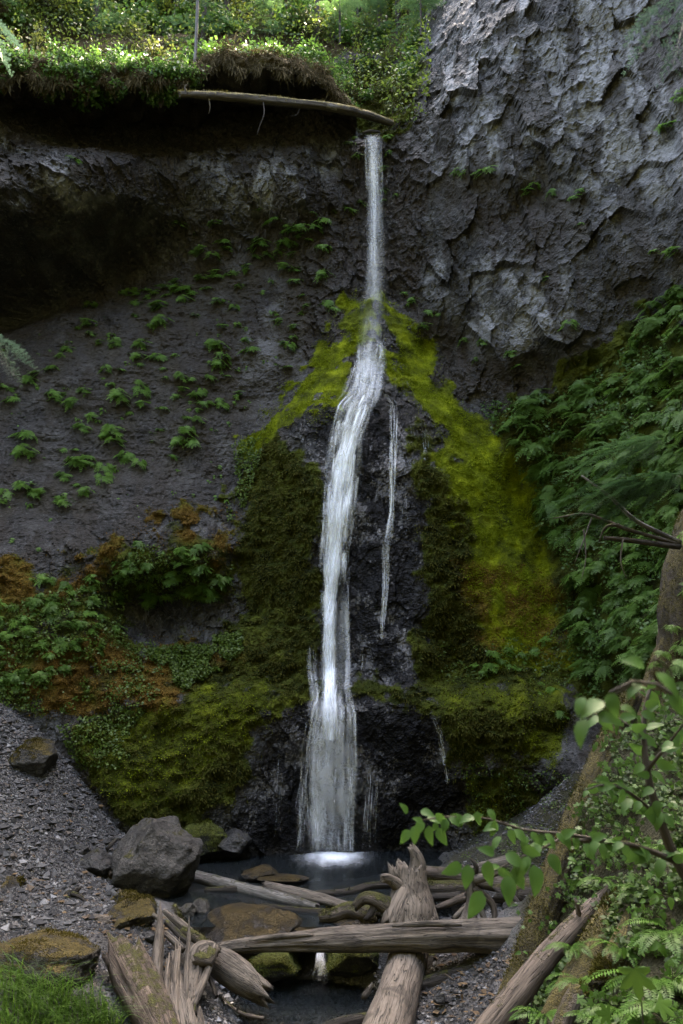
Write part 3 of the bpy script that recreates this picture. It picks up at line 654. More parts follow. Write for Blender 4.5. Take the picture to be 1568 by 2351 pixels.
# the fallen log across the head of the fall
top_log = log('fallen_log', 'long mossy fallen log jutting across the shadowed brow above the waterfall lip', [(412,216,30.2),(520,222,30.7),(640,234,31.4),(760,246,32.3),(840,264,33.3),(900,284,34.2)], [.13,.17,.18,.19,.18,.15], W_LICHEN, [
    ('branch_stub', [(430,216,30.2),(424,200,30.15),(432,192,30.15)], [.05,.035,.015], None, dict(nseg=8)),
    ('branch_stub', [(470,220,30.4),(468,205,30.35)], [.05,.02], None, dict(nseg=8)),
    ('branch_stub', [(585,228,31.0),(588,216,30.95)], [.045,.02], None, dict(nseg=8)),
    ('branch_stub', [(620,233,31.2),(625,222,31.15)], [.04,.02], None, dict(nseg=8)),
    ('branch_stub', [(480,226,30.5),(482,250,30.45),(478,262,30.45)], [.03,.015,.006], None, dict(nseg=7)),
    ('hanging_twig', [(604,232,31.1),(606,262,31.0),(596,290,31.0),(590,310,31.0)], [.03,.022,.016,.008], W_DARK, dict(nseg=7)),
    ('hanging_twig', [(690,240,31.75),(682,262,31.65),(664,268,31.6)], [.02,.012,.005], W_DARK, dict(nseg=6)),
    ('bare_patch', [(748,243.5,32.1),(790,251,32.6),(812,255,32.9)], [.12,.165,.13], W_PALE, dict(nseg=16, groove=.03)),
], lump=.16)

log('lip_branch', 'short dark branch lodged across the lip where the water goes over', [(832,306,33.7),(850,301,33.65),(872,303,33.7)], [.05,.07,.05], W_DARK, cat='branch', nseg=10)
# the jam in front of the pool
log('horizontal_log', 'big weathered log lying level across the stream, foremost of the jam', [(506,2176,20.9),(620,2166,20.85),(800,2157,20.75),(1000,2150,20.6),(1150,2146,20.5),(1250,2143,20.45)], [.12,.19,.27,.33,.37,.39], W_GREY, [
    ('splinter', [(900,2126,20.35),(980,2121,20.3),(1060,2124,20.28)], [.03,.07,.03], None, dict(nseg=10, flat=.5)),
    ('splinter', [(572,2160,20.7),(640,2150,20.7),(720,2147,20.65)], [.02,.06,.03], None, dict(nseg=10, flat=.6))], groove=.16, lump=.12, nseg=40, step=.07)
log('driftwood_log', 'smooth pale trunk with flared broken root end standing in the log jam', [(868,2420,17.5),(905,2310,19.2),(932,2215,20.9),(943,2150,21.55),(945,2095,21.9),(943,2040,22.1),(944,1998,22.2)], [.46,.46,.45,.52,.60,.47,.38], W_SMOOTH, [
    ('broken_horn', [(950,2045,22.1),(957,1995,22.2),(955,1965,22.2),(946,1948,22.2)], [.28,.22,.16,.10], None, dict(nseg=22, rag=(.2,1.2), lump=.3, groove=.15)),
    ('broken_horn', [(924,2045,22.05),(914,2015,22.1),(908,1996,22.1)], [.26,.22,.14], None, dict(nseg=22, rag=(.2,1.6), lump=.3, groove=.15)),
    ('root', [(935,2055,22.0),(908,2026,21.85),(892,2016,21.8),(880,2016,21.75)], [.2,.14,.12,.10], None, dict(nseg=18, rag=(.2,1.2), lump=.4)),
    ('root', [(930,2105,21.8),(892,2082,21.7),(862,2066,21.7),(836,2062,21.75),(815,2082,21.8)], [.4,.24,.17,.14,.10], W_MOSSY, dict(nseg=20, rag=(.2,.8))),
    ('root', [(905,2110,21.75),(880,2120,21.6),(872,2150,21.6)], [.25,.12,.06], W_DARK, dict(nseg=14)),
    ('root', [(862,2075,21.75),(850,2100,21.6),(838,2112,21.6)], [.10,.08,.05], W_DARK, dict(nseg=12)),
    ('root', [(955,2060,22.0),(972,2100,21.8),(985,2130,21.6)], [.36,.32,.28], None, dict(nseg=22, groove=.03)), ('root', [(932,2060,21.9),(912,2100,21.6),(902,2130,21.4)], [.36,.34,.30], None, dict(nseg=22, groove=.03))], groove=.035, lump=.10, nseg=40, step=.07)
log('mossy_root', 'knobbly moss-edged root arm reaching over the water left of the flared trunk', [(735,2108,22.3),(765,2102,22.3),(800,2090,22.3),(835,2100,22.2),(862,2112,22.1)], [.12,.17,.19,.22,.2], W_MOSSY, [('root', [(840,2105,22.1),(846,2130,22.0),(838,2150,21.9)], [.13,.09,.05], None, dict(nseg=12))], lump=.3)
log('barkless_log', 'slim grey barkless log slanting from the big boulder across the pool', [(425,2006,26.4),(500,2026,25.6),(580,2046,24.8),(660,2066,24.0),(728,2082,23.4)], [.17,.18,.17,.15,.09], W_PALE, groove=.05, nseg=24)
log('splintered_log', 'pale splintered log with frayed end floating behind the barkless log', [(612,2036,25.0),(680,2052,24.4),(750,2070,23.8),(825,2092,23.1)], [.15,.19,.17,.12], W_GREY, groove=.22, rag=(1.3,.6), nseg=26)
log('thin_log', 'thin dark log lying level at the far side of the pool jam', [(655,2058,24.6),(740,2052,24.75),(800,2048,24.9),(850,2034,25.3),(905,2030,25.3)], [.06,.10,.11,.11,.10], W_DARK, [('branch_stub', [(800,2046,24.85),(803,2034,24.8)], [.03,.012], None, dict(nseg=7)), ('branch_stub', [(765,2050,24.8),(768,2040,24.75)], [.03,.012], None, dict(nseg=7))])
log('sunken_log', 'dark half-sunken log lying behind the pale splintered log', [(470,2044,25.1),(560,2042,25.0),(640,2046,24.9)], [.07,.12,.08], W_DARK)
log('sunken_log', 'dark half-sunken pole just in front of the slim barkless log', [(600,2078,23.6),(700,2092,23.2),(790,2096,23.0)], [.05,.09,.08], W_DARK)
log('bank_log', 'weathered log on the right bank sloping up behind the leaves', [(1042,2010,25.0),(1110,1995,25.1),(1180,1978,25.2),(1270,1950,25.4),(1330,1930,25.5)], [.10,.2,.21,.22,.22], W_GREY, rag=(1.4,.5))
log('bank_log', 'reddish brown log running level right of the flared trunk', [(965,2002,23.4),(1020,2008,23.5),(1075,2018,23.5),(1150,2030,23.3),(1280,2038,22.9)], [.17,.19,.17,.2,.28], W_TAN, nseg=24)
log('bank_log', 'mossy dark log just below the reddish brown one, right of the flared trunk', [(975,2040,23.2),(1030,2042,23.2),(1080,2040,23.2)], [.2,.21,.2], W_MOSSY)
log('bank_log', 'thick brown log end lying behind the leaning mossy trunk', [(1140,2050,22.6),(1210,2052,22.4),(1300,2050,22.0)], [.22,.32,.34], W_BARK)
log('root_snag', 'forked grey root snag standing upright behind the level log', [(1072,2125,21.6),(1082,2085,21.75),(1086,2045,21.8),(1082,2012,21.8)], [.22,.15,.14,.13], W_GREY, [
    ('prong', [(1082,2018,21.8),(1070,2000,21.75),(1062,1985,21.75)], [.11,.06,.02], None, dict(nseg=12)),
    ('prong', [(1084,2016,21.8),(1094,1994,21.7),(1088,1978,21.7),(1078,1972,21.75)], [.11,.07,.045,.02], W_DARK, dict(nseg=12)),
    ('root', [(1088,2060,21.75),(1108,2098,21.6),(1116,2125,21.5)], [.12,.08,.06], None, dict(nseg=12)),
    ('root', [(1090,2020,21.7),(1120,2012,21.6),(1150,1998,21.6),(1166,2012,21.6)], [.12,.09,.07,.04], None, dict(nseg=12)),
    ('root', [(1090,2040,21.7),(1130,2075,21.7),(1136,2118,21.6)], [.09,.08,.06], W_TAN, dict(nseg=12))], groove=.18)
log('debris_log', 'dark mossy log lying on the gravel under the level log', [(955,2265,20.3),(1020,2250,20.4),(1080,2232,20.5),(1110,2215,20.6)], [.14,.19,.18,.1], W_DARK, [('branch_stub', [(1060,2240,20.3),(1066,2262,20.2)], [.05,.02], None, dict(nseg=8))], groove=.2)
log('debris_log', 'long dark log slanting up to the leaning trunk under the level log', [(1000,2262,20.9),(1100,2225,21),(1200,2185,21.1),(1240,2170,21.2)], [.12,.2,.2,.2], W_DARK, groove=.2)
log('debris_root', 'gnarled dark root clump beneath the level log beside the diagonal trunk', [(985,2240,20.9),(990,2205,21.2),(1020,2200,21.3),(1060,2215,21.1),(1075,2240,20.9)], [.16,.2,.13,.12,.08], W_DARK, lump=.35, groove=.25)
log('stick', 'thin brown stick propped under the right end of the level log', [(1098,2232,20.6),(1122,2200,20.9),(1140,2168,21.1)], [.05,.055,.05], W_TAN, cat='stick', nseg=12)
log('stick', 'dark stick hanging straight down below the level log', [(1085,2168,21.0),(1086,2195,21),(1080,2216,20.9)], [.09,.08,.05], W_DARK, cat='stick', nseg=12)
log('shard', 'pointed grey wood shard sticking out of the stream beside the diagonal trunk', [(834,2292,19.6),(846,2275,19.7),(855,2256,19.75)], [.09,.08,.015], W_GREY, cat='wood shard', nseg=12, flat=.5)
log('sunken_plank', 'dark rotten plank in the stream at the bottom edge beside the diagonal trunk', [(730,2370,18.6),(790,2352,18.7),(865,2335,18.9)], [.13,.15,.12], W_DARK, flat=.6)
log('twig', 'thin forked twig lying in the shallow water right of the splintered stump', [(512,2290,19.5),(530,2310,19.2),(560,2328,18.9),(606,2338,18.75)], [.02,.03,.035,.04], W_TAN, [('fork', [(545,2318,19.0),(548,2302,19.0)], [.025,.012], W_DARK, dict(nseg=6))], cat='twig', nseg=8)
for q, r_, lb in [([(1020,2235,20.0),(1042,2250,19.9)], [.02,.015], 'short pale twig on gravel below the dark debris log'), ([(985,2060,23),(1060,2058,22.6)], [.09,.12], 'short dark branch wedged between the logs right of the flared trunk'), ([(1000,2085,22.6),(1070,2060,22.4)], [.07,.12], 'grey branch slanting behind the flared trunk toward the snag'),
                  ([(1040,2110,22.2),(1072,2080,22.3)], [.06,.08], 'short branch at the foot of the forked snag'), ([(1230,2012,21.5),(1236,2080,21.2)], [.03,.02], 'thin pale twig upright beside the leaning mossy trunk'), ([(1180,2060,21.8),(1215,2105,21.4)], [.07,.04], 'dark pointed branch behind the right half of the level log')]:
    log('branch', lb, [(*x,) for x in q], r_, random.choice((W_DARK, W_TAN, W_GREY)), cat='branch', nseg=12)

# splintered stump group, lower left
st_ = log('splintered_stump', 'tall splintered brown stump standing between the stream and gravel bank', [(420,2400,17.9),(406,2330,18.6),(398,2270,19.2)], [.46,.46,.34], W_GREY, [
    ('splinter', [(362,2320,18.45),(360,2220,19.3),(366,2140,19.9),(368,2068,20.4)], [.26,.27,.20,.015], None, dict(nseg=22, flat=.45, groove=.3, lump=.05, rag=(.2,.4))),
    ('splinter', [(428,2335,18.25),(430,2240,19.1),(433,2175,19.6),(434,2104,19.95)], [.20,.2,.14,.012], None, dict(nseg=20, flat=.4, groove=.3, lump=.05, rag=(.2,.4))),
    ('splinter', [(405,2345,18.1),(403,2260,18.9),(408,2190,19.5)], [.20,.22,.16], W_SMOOTH, dict(nseg=22, flat=.4, groove=.3, lump=.05, rag=(.2,1.8))),
    ('splinter', [(384,2345,18.1),(382,2270,18.75),(386,2215,19.2)], [.2,.19,.12], W_SMOOTH, dict(nseg=20, flat=.4, groove=.3, lump=.05, rag=(.2,2.2))),
    ('splinter', [(446,2330,18.3),(446,2270,18.8),(442,2200,19.4)], [.10,.12,.05], W_MOSSY, dict(nseg=14, flat=.5, groove=.25, lump=.05))], main='stump', cat='stump', groove=.3, lump=.05, rag=(.3,2.0), nseg=36)
log('hollow_log', 'thick rotten log with ragged open end beside the grass', [(290,2205,19.0),(318,2262,18.3),(352,2330,17.5),(385,2400,16.8)], [.44,.43,.38,.33], wood_mat('rotten_wood', (.05,.034,.024), (.15,.11,.085), (.27,.215,.17), .24), [('splinter', [(258,2220,18.6),(266,2190,18.85),(272,2168,19)], [.10,.12,.02], W_GREY, dict(nseg=12)), ('splinter', [(300,2215,18.5),(310,2192,18.7),(318,2170,18.85)], [.12,.12,.02], W_GREY, dict(nseg=12, flat=.5))], groove=.2, rag=(1.2,.3), nseg=36, hollow=(.9,0))
log('log_slab', 'blunt grey log slab dipping into the stream right of the splintered stump', [(470,2190,20.3),(510,2215,20.0),(560,2248,19.6),(605,2278,19.2)], [.22,.34,.33,.22], W_GREY, nseg=28, flat=.7, groove=.14, rag=(.6,1.4))
log('twisted_root', 'twisted hollow root piece wrapped against the splintered stump', [(428,2335,18.2),(440,2285,18.6),(448,2235,19.1),(455,2195,19.4),(480,2180,19.6),(495,2185,19.7)], [.05,.10,.16,.22,.18,.12], W_GREY, [('root', [(452,2200,19.2),(480,2208,19.2),(488,2180,19.4)], [.15,.14,.1], W_MOSSY, dict(nseg=12))], lump=.25, groove=.25)
log('prop_stick', 'straight grey stick leaning from the stream gravel against the twisted root', [(442,2312,18.4),(462,2265,18.8),(482,2215,19.2),(492,2178,19.5)], [.07,.09,.08,.1], W_GREY, cat='stick', nseg=14)
log('prop_stick', 'short dark stick below the log slab leaning in the water', [(497,2288,19),(488,2262,19.2),(478,2240,19.3)], [.04,.05,.05], W_DARK, cat='stick', nseg=10)
for q, r_, lb, mt in [([(378,2092,21),(410,2118,20.8),(447,2150,20.6)], [.06,.10,.09], 'split rail slanting down behind the tall splinter, uppermost of three', W_GREY),
                      ([(380,2116,20.7),(405,2140,20.5),(432,2165,20.3)], [.05,.07,.06], 'thin split rail behind the tall splinter, middle of three', W_DARK),
                      ([(378,2142,20.4),(398,2160,20.3),(420,2182,20.2)], [.06,.07,.06], 'short split rail behind the tall splinter, lowest of three', W_GREY),
                      ([(400,2078,21.2),(412,2105,21),(424,2128,20.8)], [.05,.06,.05], 'short upright mossy stake behind the splintered stump', W_MOSSY),
                      ([(420,2135,20.6),(455,2155,20.4),(492,2185,20.1)], [.10,.13,.10], 'mossy branch lying from the stump to the level log end', W_MOSSY),
                      ([(352,2100,21),(368,2112,20.8)], [.05,.05], 'stubby pale peg left of the tall splinter tip', W_GREY)]:
    log('rail', lb, q, r_, mt, cat='branch', nseg=14, groove=.18)
# driftwood on the gravel bank
log('driftwood', 'curved bleached driftwood branch lying on the gravel below the boulder', [(98,2108,21.6),(140,2118,21.5),(180,2128,21.3),(215,2112,21.3),(250,2122,21.2)], [.06,.12,.14,.13,.17], W_GREY, groove=.2, cat='driftwood')
log('driftwood', 'dark crooked driftwood stick on the upper gravel with forked roots', [(52,2050,22.3),(100,2062,22.3),(145,2058,22.3),(178,2044,22.3)], [.05,.09,.10,.08], W_DARK, [('root', [(150,2058,22.2),(165,2078,22),(150,2092,21.8)], [.06,.05,.02], None, dict(nseg=8)), ('root', [(165,2050,22.2),(190,2062,22.1),(196,2080,22)], [.06,.05,.02], None, dict(nseg=8)), ('root', [(176,2046,22.3),(186,2036,22.3)], [.05,.03], None, dict(nseg=8))], cat='driftwood', groove=.2)
log('driftwood', 'short brown stick standing on end in the gravel left of the small dark rocks', [(136,2012,23.2),(134,1985,23.6),(134,1955,23.9)], [.08,.075,.05], W_TAN, cat='driftwood', nseg=12)
log('driftwood', 'pale broken branch stub wedged against the left side of the big boulder', [(228,1975,25.2),(243,1990,24.9),(258,2008,24.6)], [.1,.13,.12], W_TAN, cat='driftwood', nseg=12)
log('driftwood', 'brown root pieces above the small dark rocks on the scree', [(160,1940,25.8),(175,1920,26.2),(178,1895,26.6)], [.09,.08,.04], W_DARK, cat='driftwood', nseg=12)
log('driftwood', 'small dark twig leaning on top of the big boulder edge', [(245,1950,25.8),(262,1932,26),(272,1925,26.1)], [.05,.06,.03], W_DARK, cat='driftwood', nseg=10)

# leaning trunks, right bank
log('leaning_trunk', 'mossy dark trunk leaning up the right bank where the level log ends', [(1165,2350,14.9),(1205,2240,15.2),(1245,2120,15.5),(1300,1960,15.9),(1355,1810,16.4),(1410,1690,16.9),(1450,1600,17.3)], [.30,.29,.28,.27,.26,.24,.2], W_TRUNK, groove=.16, nseg=36)
log('bare_trunk', 'slender tan barkless trunk slanting across the fern bank', [(1100,2390,12.9),(1180,2290,13.2),(1260,2190,13.5),(1330,2115,13.8),(1395,2050,14.1)], [.19,.19,.17,.15,.09], W_TAN, [('branch_stub', [(1330,2112,13.75),(1326,2080,13.7),(1320,2062,13.7)], [.05,.035,.02], None, dict(nseg=9)), ('branch_stub', [(1375,2070,14),(1392,2045,13.9),(1405,2022,13.9)], [.07,.05,.03], None, dict(nseg=9))], groove=.06, nseg=28)
log('mossy_log', 'thick moss-covered trunk among the ferns behind the slender tan one', [(1270,2360,12.2),(1330,2250,12.5),(1385,2150,12.9),(1440,2060,13.3)], [.2,.24,.24,.2], W_TRUNK, nseg=28)
log('mossy_log', 'short mossy stump with white fungus nearest the lower right fern fronds', [(1385,2270,11.7),(1425,2190,12),(1462,2110,12.4)], [.19,.2,.17], W_TRUNK, nseg=28)
log('rotten_trunk', 'small brown rotten trunk at the bottom edge among ferns', [(1270,2400,11),(1300,2330,11.2),(1325,2270,11.4)], [.12,.12,.1], W_BARK, nseg=20)
log('rootwad', 'huge moss-grown leaning tree base with bare dead branches at right edge', [(1530,1700,18.2),(1562,1520,18.8),(1592,1330,19.3),(1630,1180,19.8),(1710,1030,20.4)], [.55,.62,.66,.66,.7], W_TRUNK, [
    ('dead_branch', [(1560,1245,18.9),(1460,1195,18.6),(1400,1140,18.4),(1335,1092,18.3)], [.06,.05,.04,.02], W_PALE, dict(nseg=9)),
    ('dead_branch', [(1560,1250,18.9),(1440,1215,18.5),(1390,1195,18.4),(1340,1180,18.3),(1270,1190,18.2)], [.055,.045,.04,.03,.01], W_MOSSY, dict(nseg=9)),
    ('dead_branch', [(1560,1255,18.9),(1440,1240,18.5),(1388,1235,18.4)], [.07,.06,.045], W_BARK, dict(nseg=12)),
    ('dead_branch', [(1420,1205,18.45),(1390,1210,18.3),(1375,1245,18.3)], [.035,.03,.012], W_MOSSY, dict(nseg=8)),
    ('dead_branch', [(1360,1185,18.35),(1340,1240,18.2),(1320,1290,18.1)], [.02,.014,.006], W_GREY, dict(nseg=6)),
    ('dead_branch', [(1430,1240,18.4),(1425,1290,18.2),(1440,1330,18.1)], [.02,.014,.006], W_GREY, dict(nseg=6)),
    ('dead_branch', [(1340,1215,18.2),(1345,1280,18.1),(1335,1330,18.0)], [.016,.012,.006], W_GREY, dict(nseg=6))], main='trunk', cat='tree base', groove=.4, lump=.45, nseg=56, gk=2.6)

# ---------------------------------------------------------------- boulders and rocks
import bmesh
def ico(sub):
    bm = bmesh.new(); bmesh.ops.create_icosphere(bm, subdivisions=sub, radius=1)
    v = np.array([x.co[:] for x in bm.verts]); f = np.array([[y.index for y in x.verts] for x in bm.faces]); bm.free(); return v, f
def rock_shape(sub, seed, planes=14, cut=.72, rough=.13, jit=.22):
    v, f = ico(sub); r = np.random.default_rng(seed); v = v.copy()
    for _ in range(planes):
        n = r.normal(size=3); n /= np.linalg.norm(n); d = cut + r.uniform(-jit, jit) * .6
        e = v @ n - d; v -= np.where(e > 0, e, 0)[:, None] * n
    v *= (1 + rough * fbm(v * 2.2 + seed, 4, seed) + rough * .5 * fbm(v * 7 + seed, 3, seed + 1))[:, None]
    return v, f
def rock_mat(name, a, b, moss=0.0, mc=((.03, .03, .006), (.09, .085, .014)), rough=.75):
    a, b = (tuple(x * .47 for x in q) for q in (a, b)); mc = tuple(tuple(x * .55 for x in q) for q in mc)
    m = NT(name); p = m.pos(); n1 = m.noise(p, 2.6, 5, .62, .4); n2 = m.noise(p, 16, 4, .65); vo = m.n('TexVoronoi', {'Vector': p, 'Scale': 10, 'Detail': 2}, feature='F1').outputs[0]
    c = m.mix(m.rng(n1, .3, .7), a, b); c = m.mix(m.rng(n2, .5, .72, 0, .7), c, tuple(x * .4 for x in a)); c = m.mix(m.rng(vo, .0, .3, .35, 0), c, tuple(min(1, x * 1.6) for x in b))
    bb = m.bump(n2, .8, .05); bb = m.bump(vo, .5, .05, bb)
    if moss > 0:
        nz = m.n('SeparateXYZ', {0: m.n('NewGeometry').outputs['Normal']}).outputs[2]; k = m.noise(p, 28, 3, .65)
        f = m.rng(m.math('ADD', m.math('MULTIPLY', nz, .3), m.math('ADD', n1, m.math('MULTIPLY', k, .35))), 1.05 - moss * .65, 1.2 - moss * .65)
        c = m.mix(f, c, m.mix(m.rng(k, .35, .65), *mc)); bb = m.bump(m.math('MULTIPLY', f, m.math('ADD', k, .5)), .8, .05, bb)
    return m.fin(m.pbr(c, rough, bb, .22))
R_GREY = rock_mat('boulder_rock', (.042, .039, .035), (.135, .127, .116), .14)
R_DARK = rock_mat('dark_rock', (.035, .034, .034), (.09, .088, .086), .12, rough=.6)
R_MOSS = rock_mat('mossy_rock', (.035, .033, .029), (.10, .095, .086), .36, ((.035, .026, .006), (.115, .085, .014)))
R_GREEN = rock_mat('green_mossy_rock', (.03, .03, .026), (.08, .078, .07), .72, ((.035, .042, .007), (.13, .15, .02)))
R_WET = rock_mat('wet_brown_rock', (.035, .03, .026), (.085, .075, .066), .34, ((.035, .024, .008), (.09, .062, .018)), rough=.45)
def rock(label, u, v, hw, hh, y, mat, seed, name='boulder', depth=None, sub=5, cat='boulder', rot=None, group=None, **kw):
    t = y / (CP - (1175.5 - v) / FP * SP); k = t / FP
    V, F = rock_shape(sub, seed, **kw); a = seed * 1.7 if rot is None else rot
    V = V @ np.array(Matrix.Rotation(a, 3, 'Z')).T
    V = V / (V.max(0) - V.min(0)) * 2; V -= (V.max(0) + V.min(0)) / 2
    sx, sz = hw * k, hh * k; V *= np.array((sx, depth or (sx + sz) * .55, sz))
    c = P(u, v, y); lo = np.array((0, 0, V[:, 2].min()))
    me_ = mesh(name, V - lo, F, False if sub < 4 else True); o = obj(name, me_, mat, label=label, cat=cat, group=group, loc=tuple(c + lo))
    if mat in (R_MOSS, R_GREEN) and sub > 4: moss_on(me_, o, MOSS_STONE if mat is R_MOSS else MOSS_GREEN, 2600, (.02, .06), .010, -.1 if mat is R_GREEN else .15, seed, 2.2)
    return o
rock('large angular grey boulder at the left edge of the pool', 357, 1978, 106, 98, 24.9, R_GREY, 44, planes=26, cut=.8, rough=.2, rot=.7)
rock('dark angular rock left of the big boulder, higher of two', 172, 1960, 36, 27, 25.2, R_DARK, 12, 'rock', cat='rock')
rock('squat dark rock tucked between the big boulder and the gravel', 212, 1985, 46, 34, 24.6, R_DARK, 13, 'rock', cat='rock')
rock('low mossy boulder below the big boulder, with a fern sprig', 305, 2100, 58, 32, 21.8, R_MOSS, 14, depth=.9)
rock('flat moss-topped rock tucked under the big boulder', 290, 2070, 48, 24, 22.9, R_MOSS, 15, depth=.7)
rock('rough grey rock at the water edge, left of a touching pair', 428, 2093, 24, 20, 22.9, R_GREY, 16, 'rock', cat='rock', rough=.16)
rock('rough grey rock at the water edge, right of a touching pair', 458, 2085, 24, 20, 23.2, R_GREY, 17, 'rock', cat='rock', rough=.16)
rock('broad brown wet boulder damming the stream behind the level log', 575, 2145, 125, 55, 22.2, R_WET, 18, depth=1.2, cut=.8)
rock('low wet rock joining the broad brown boulder to the small cascade', 690, 2152, 55, 30, 22.0, R_WET, 19, depth=.8)
rock('green mossy rock face under the level log left of the small cascade', 600, 2212, 95, 44, 21.5, R_GREEN, 20, depth=.7)
rock('green mossy rock under the level log right of the small cascade', 812, 2195, 66, 52, 21.7, R_GREEN, 21, depth=.7)
rock('dark wet rock above the level log right of the small cascade', 800, 2128, 55, 22, 22.2, R_WET, 22, depth=.6)
rock('dark ragged rock breaking the surface of the plunge pool', 600, 2006, 46, 17, 26.4, R_WET, 23, 'rock', cat='rock', rough=.15)
rock('low broad wet rock just awash right of the ragged pool rock', 650, 2018, 60, 8, 26.0, R_WET, 24, 'rock', cat='rock')
rock('grey lichen rock at the left edge of the gravel bank', 15, 2042, 32, 30, 21.6, R_MOSS, 25, depth=.5)
rock('broad orange-mossy boulder behind the grass', 95, 2205, 128, 56, 18.6, R_MOSS, 26, depth=1.1, cut=.8)
rock('dark lumpy rock half buried in the upper scree with ferns', 74, 1742, 50, 44, 26.0, R_MOSS, 27, depth=.9)
rock('purple-grey rock behind the level log near the leaning trunk', 1184, 2088, 34, 28, 22.4, R_DARK, 28, 'rock', cat='rock')
rock('pebbly dark stone on the gravel left of the tall splinter, larger of two', 352, 2152, 18, 13, 20.8, R_DARK, 29, 'stone', sub=4, cat='stone')
rock('pebbly dark stone on the gravel left of the tall splinter, smaller of two', 332, 2148, 12, 9, 21.0, R_DARK, 30, 'stone', sub=4, cat='stone')
rock('small white-topped stone lying on the slim barkless log', 626, 2050, 8, 6, 24.55, R_GREY, 31, 'stone', sub=3, cat='stone')
rock('small dark stone beside the driftwood branch on the gravel', 250, 2146, 9, 7, 21.0, R_DARK, 32, 'stone', sub=3, cat='stone')
rock('brown flat stone lying on the gravel slope near the left edge', 65, 2005, 16, 9, 22.5, R_MOSS, 33, 'stone', sub=4, cat='stone')
rock('brown stone on the gravel slope above the standing stick', 128, 1870, 16, 13, 26.0, R_MOSS, 34, 'stone', sub=4, cat='stone')
rock('moss-capped wet ledge rock at the cliff foot beside the big boulder', 470, 1925, 55, 42, 28.6, R_GREEN, 35, depth=.9)
rock('dark glistening ledge rock at the cliff foot near the pool', 530, 1935, 48, 34, 28.9, R_DARK, 36, depth=.8)
rock('rounded grey stone under the debris log at the gravel, largest of the cobbles', 1008, 2290, 15, 11, 19.3, R_DARK, 37, 'stone', sub=4, cat='stone')
# ---------------------------------------------------------------- falling water: bundles of thin translucent strands
def silk_mat(name, k):
    m = NT(name); g_ = m.attr('flow', True); s_ = m.n('SeparateXYZ', {0: g_})
    edge = m.math('POWER', m.math('SUBTRACT', 1, m.math('ABSOLUTE', s_.outputs[0])), 1.3)
    n = m.noise(m.scale(g_, (.3, 1.1, 2.2)), 1.6, 3, .55); n = m.rng(n, .32, .7, .3, 1)
    a = m.math('MULTIPLY', m.math('MULTIPLY', m.attr('fade'), edge), m.math('MULTIPLY', n, k), clamp=True)
    d = m.n('BsdfDiffuse', {'Color': (.92, .95, 1.0, 1)}).outputs[0]; t = m.n('BsdfTranslucent', {'Color': (.92, .95, 1.0, 1)}).outputs[0]
    b = m.n('MixShader', {0: .25, 1: d, 2: t}).outputs[0]
    return m.fin(m.n('MixShader', {0: a, 1: m.n('BsdfTransparent').outputs[0], 2: b}).outputs[0])
SILK = silk_mat('silky_water', .9)
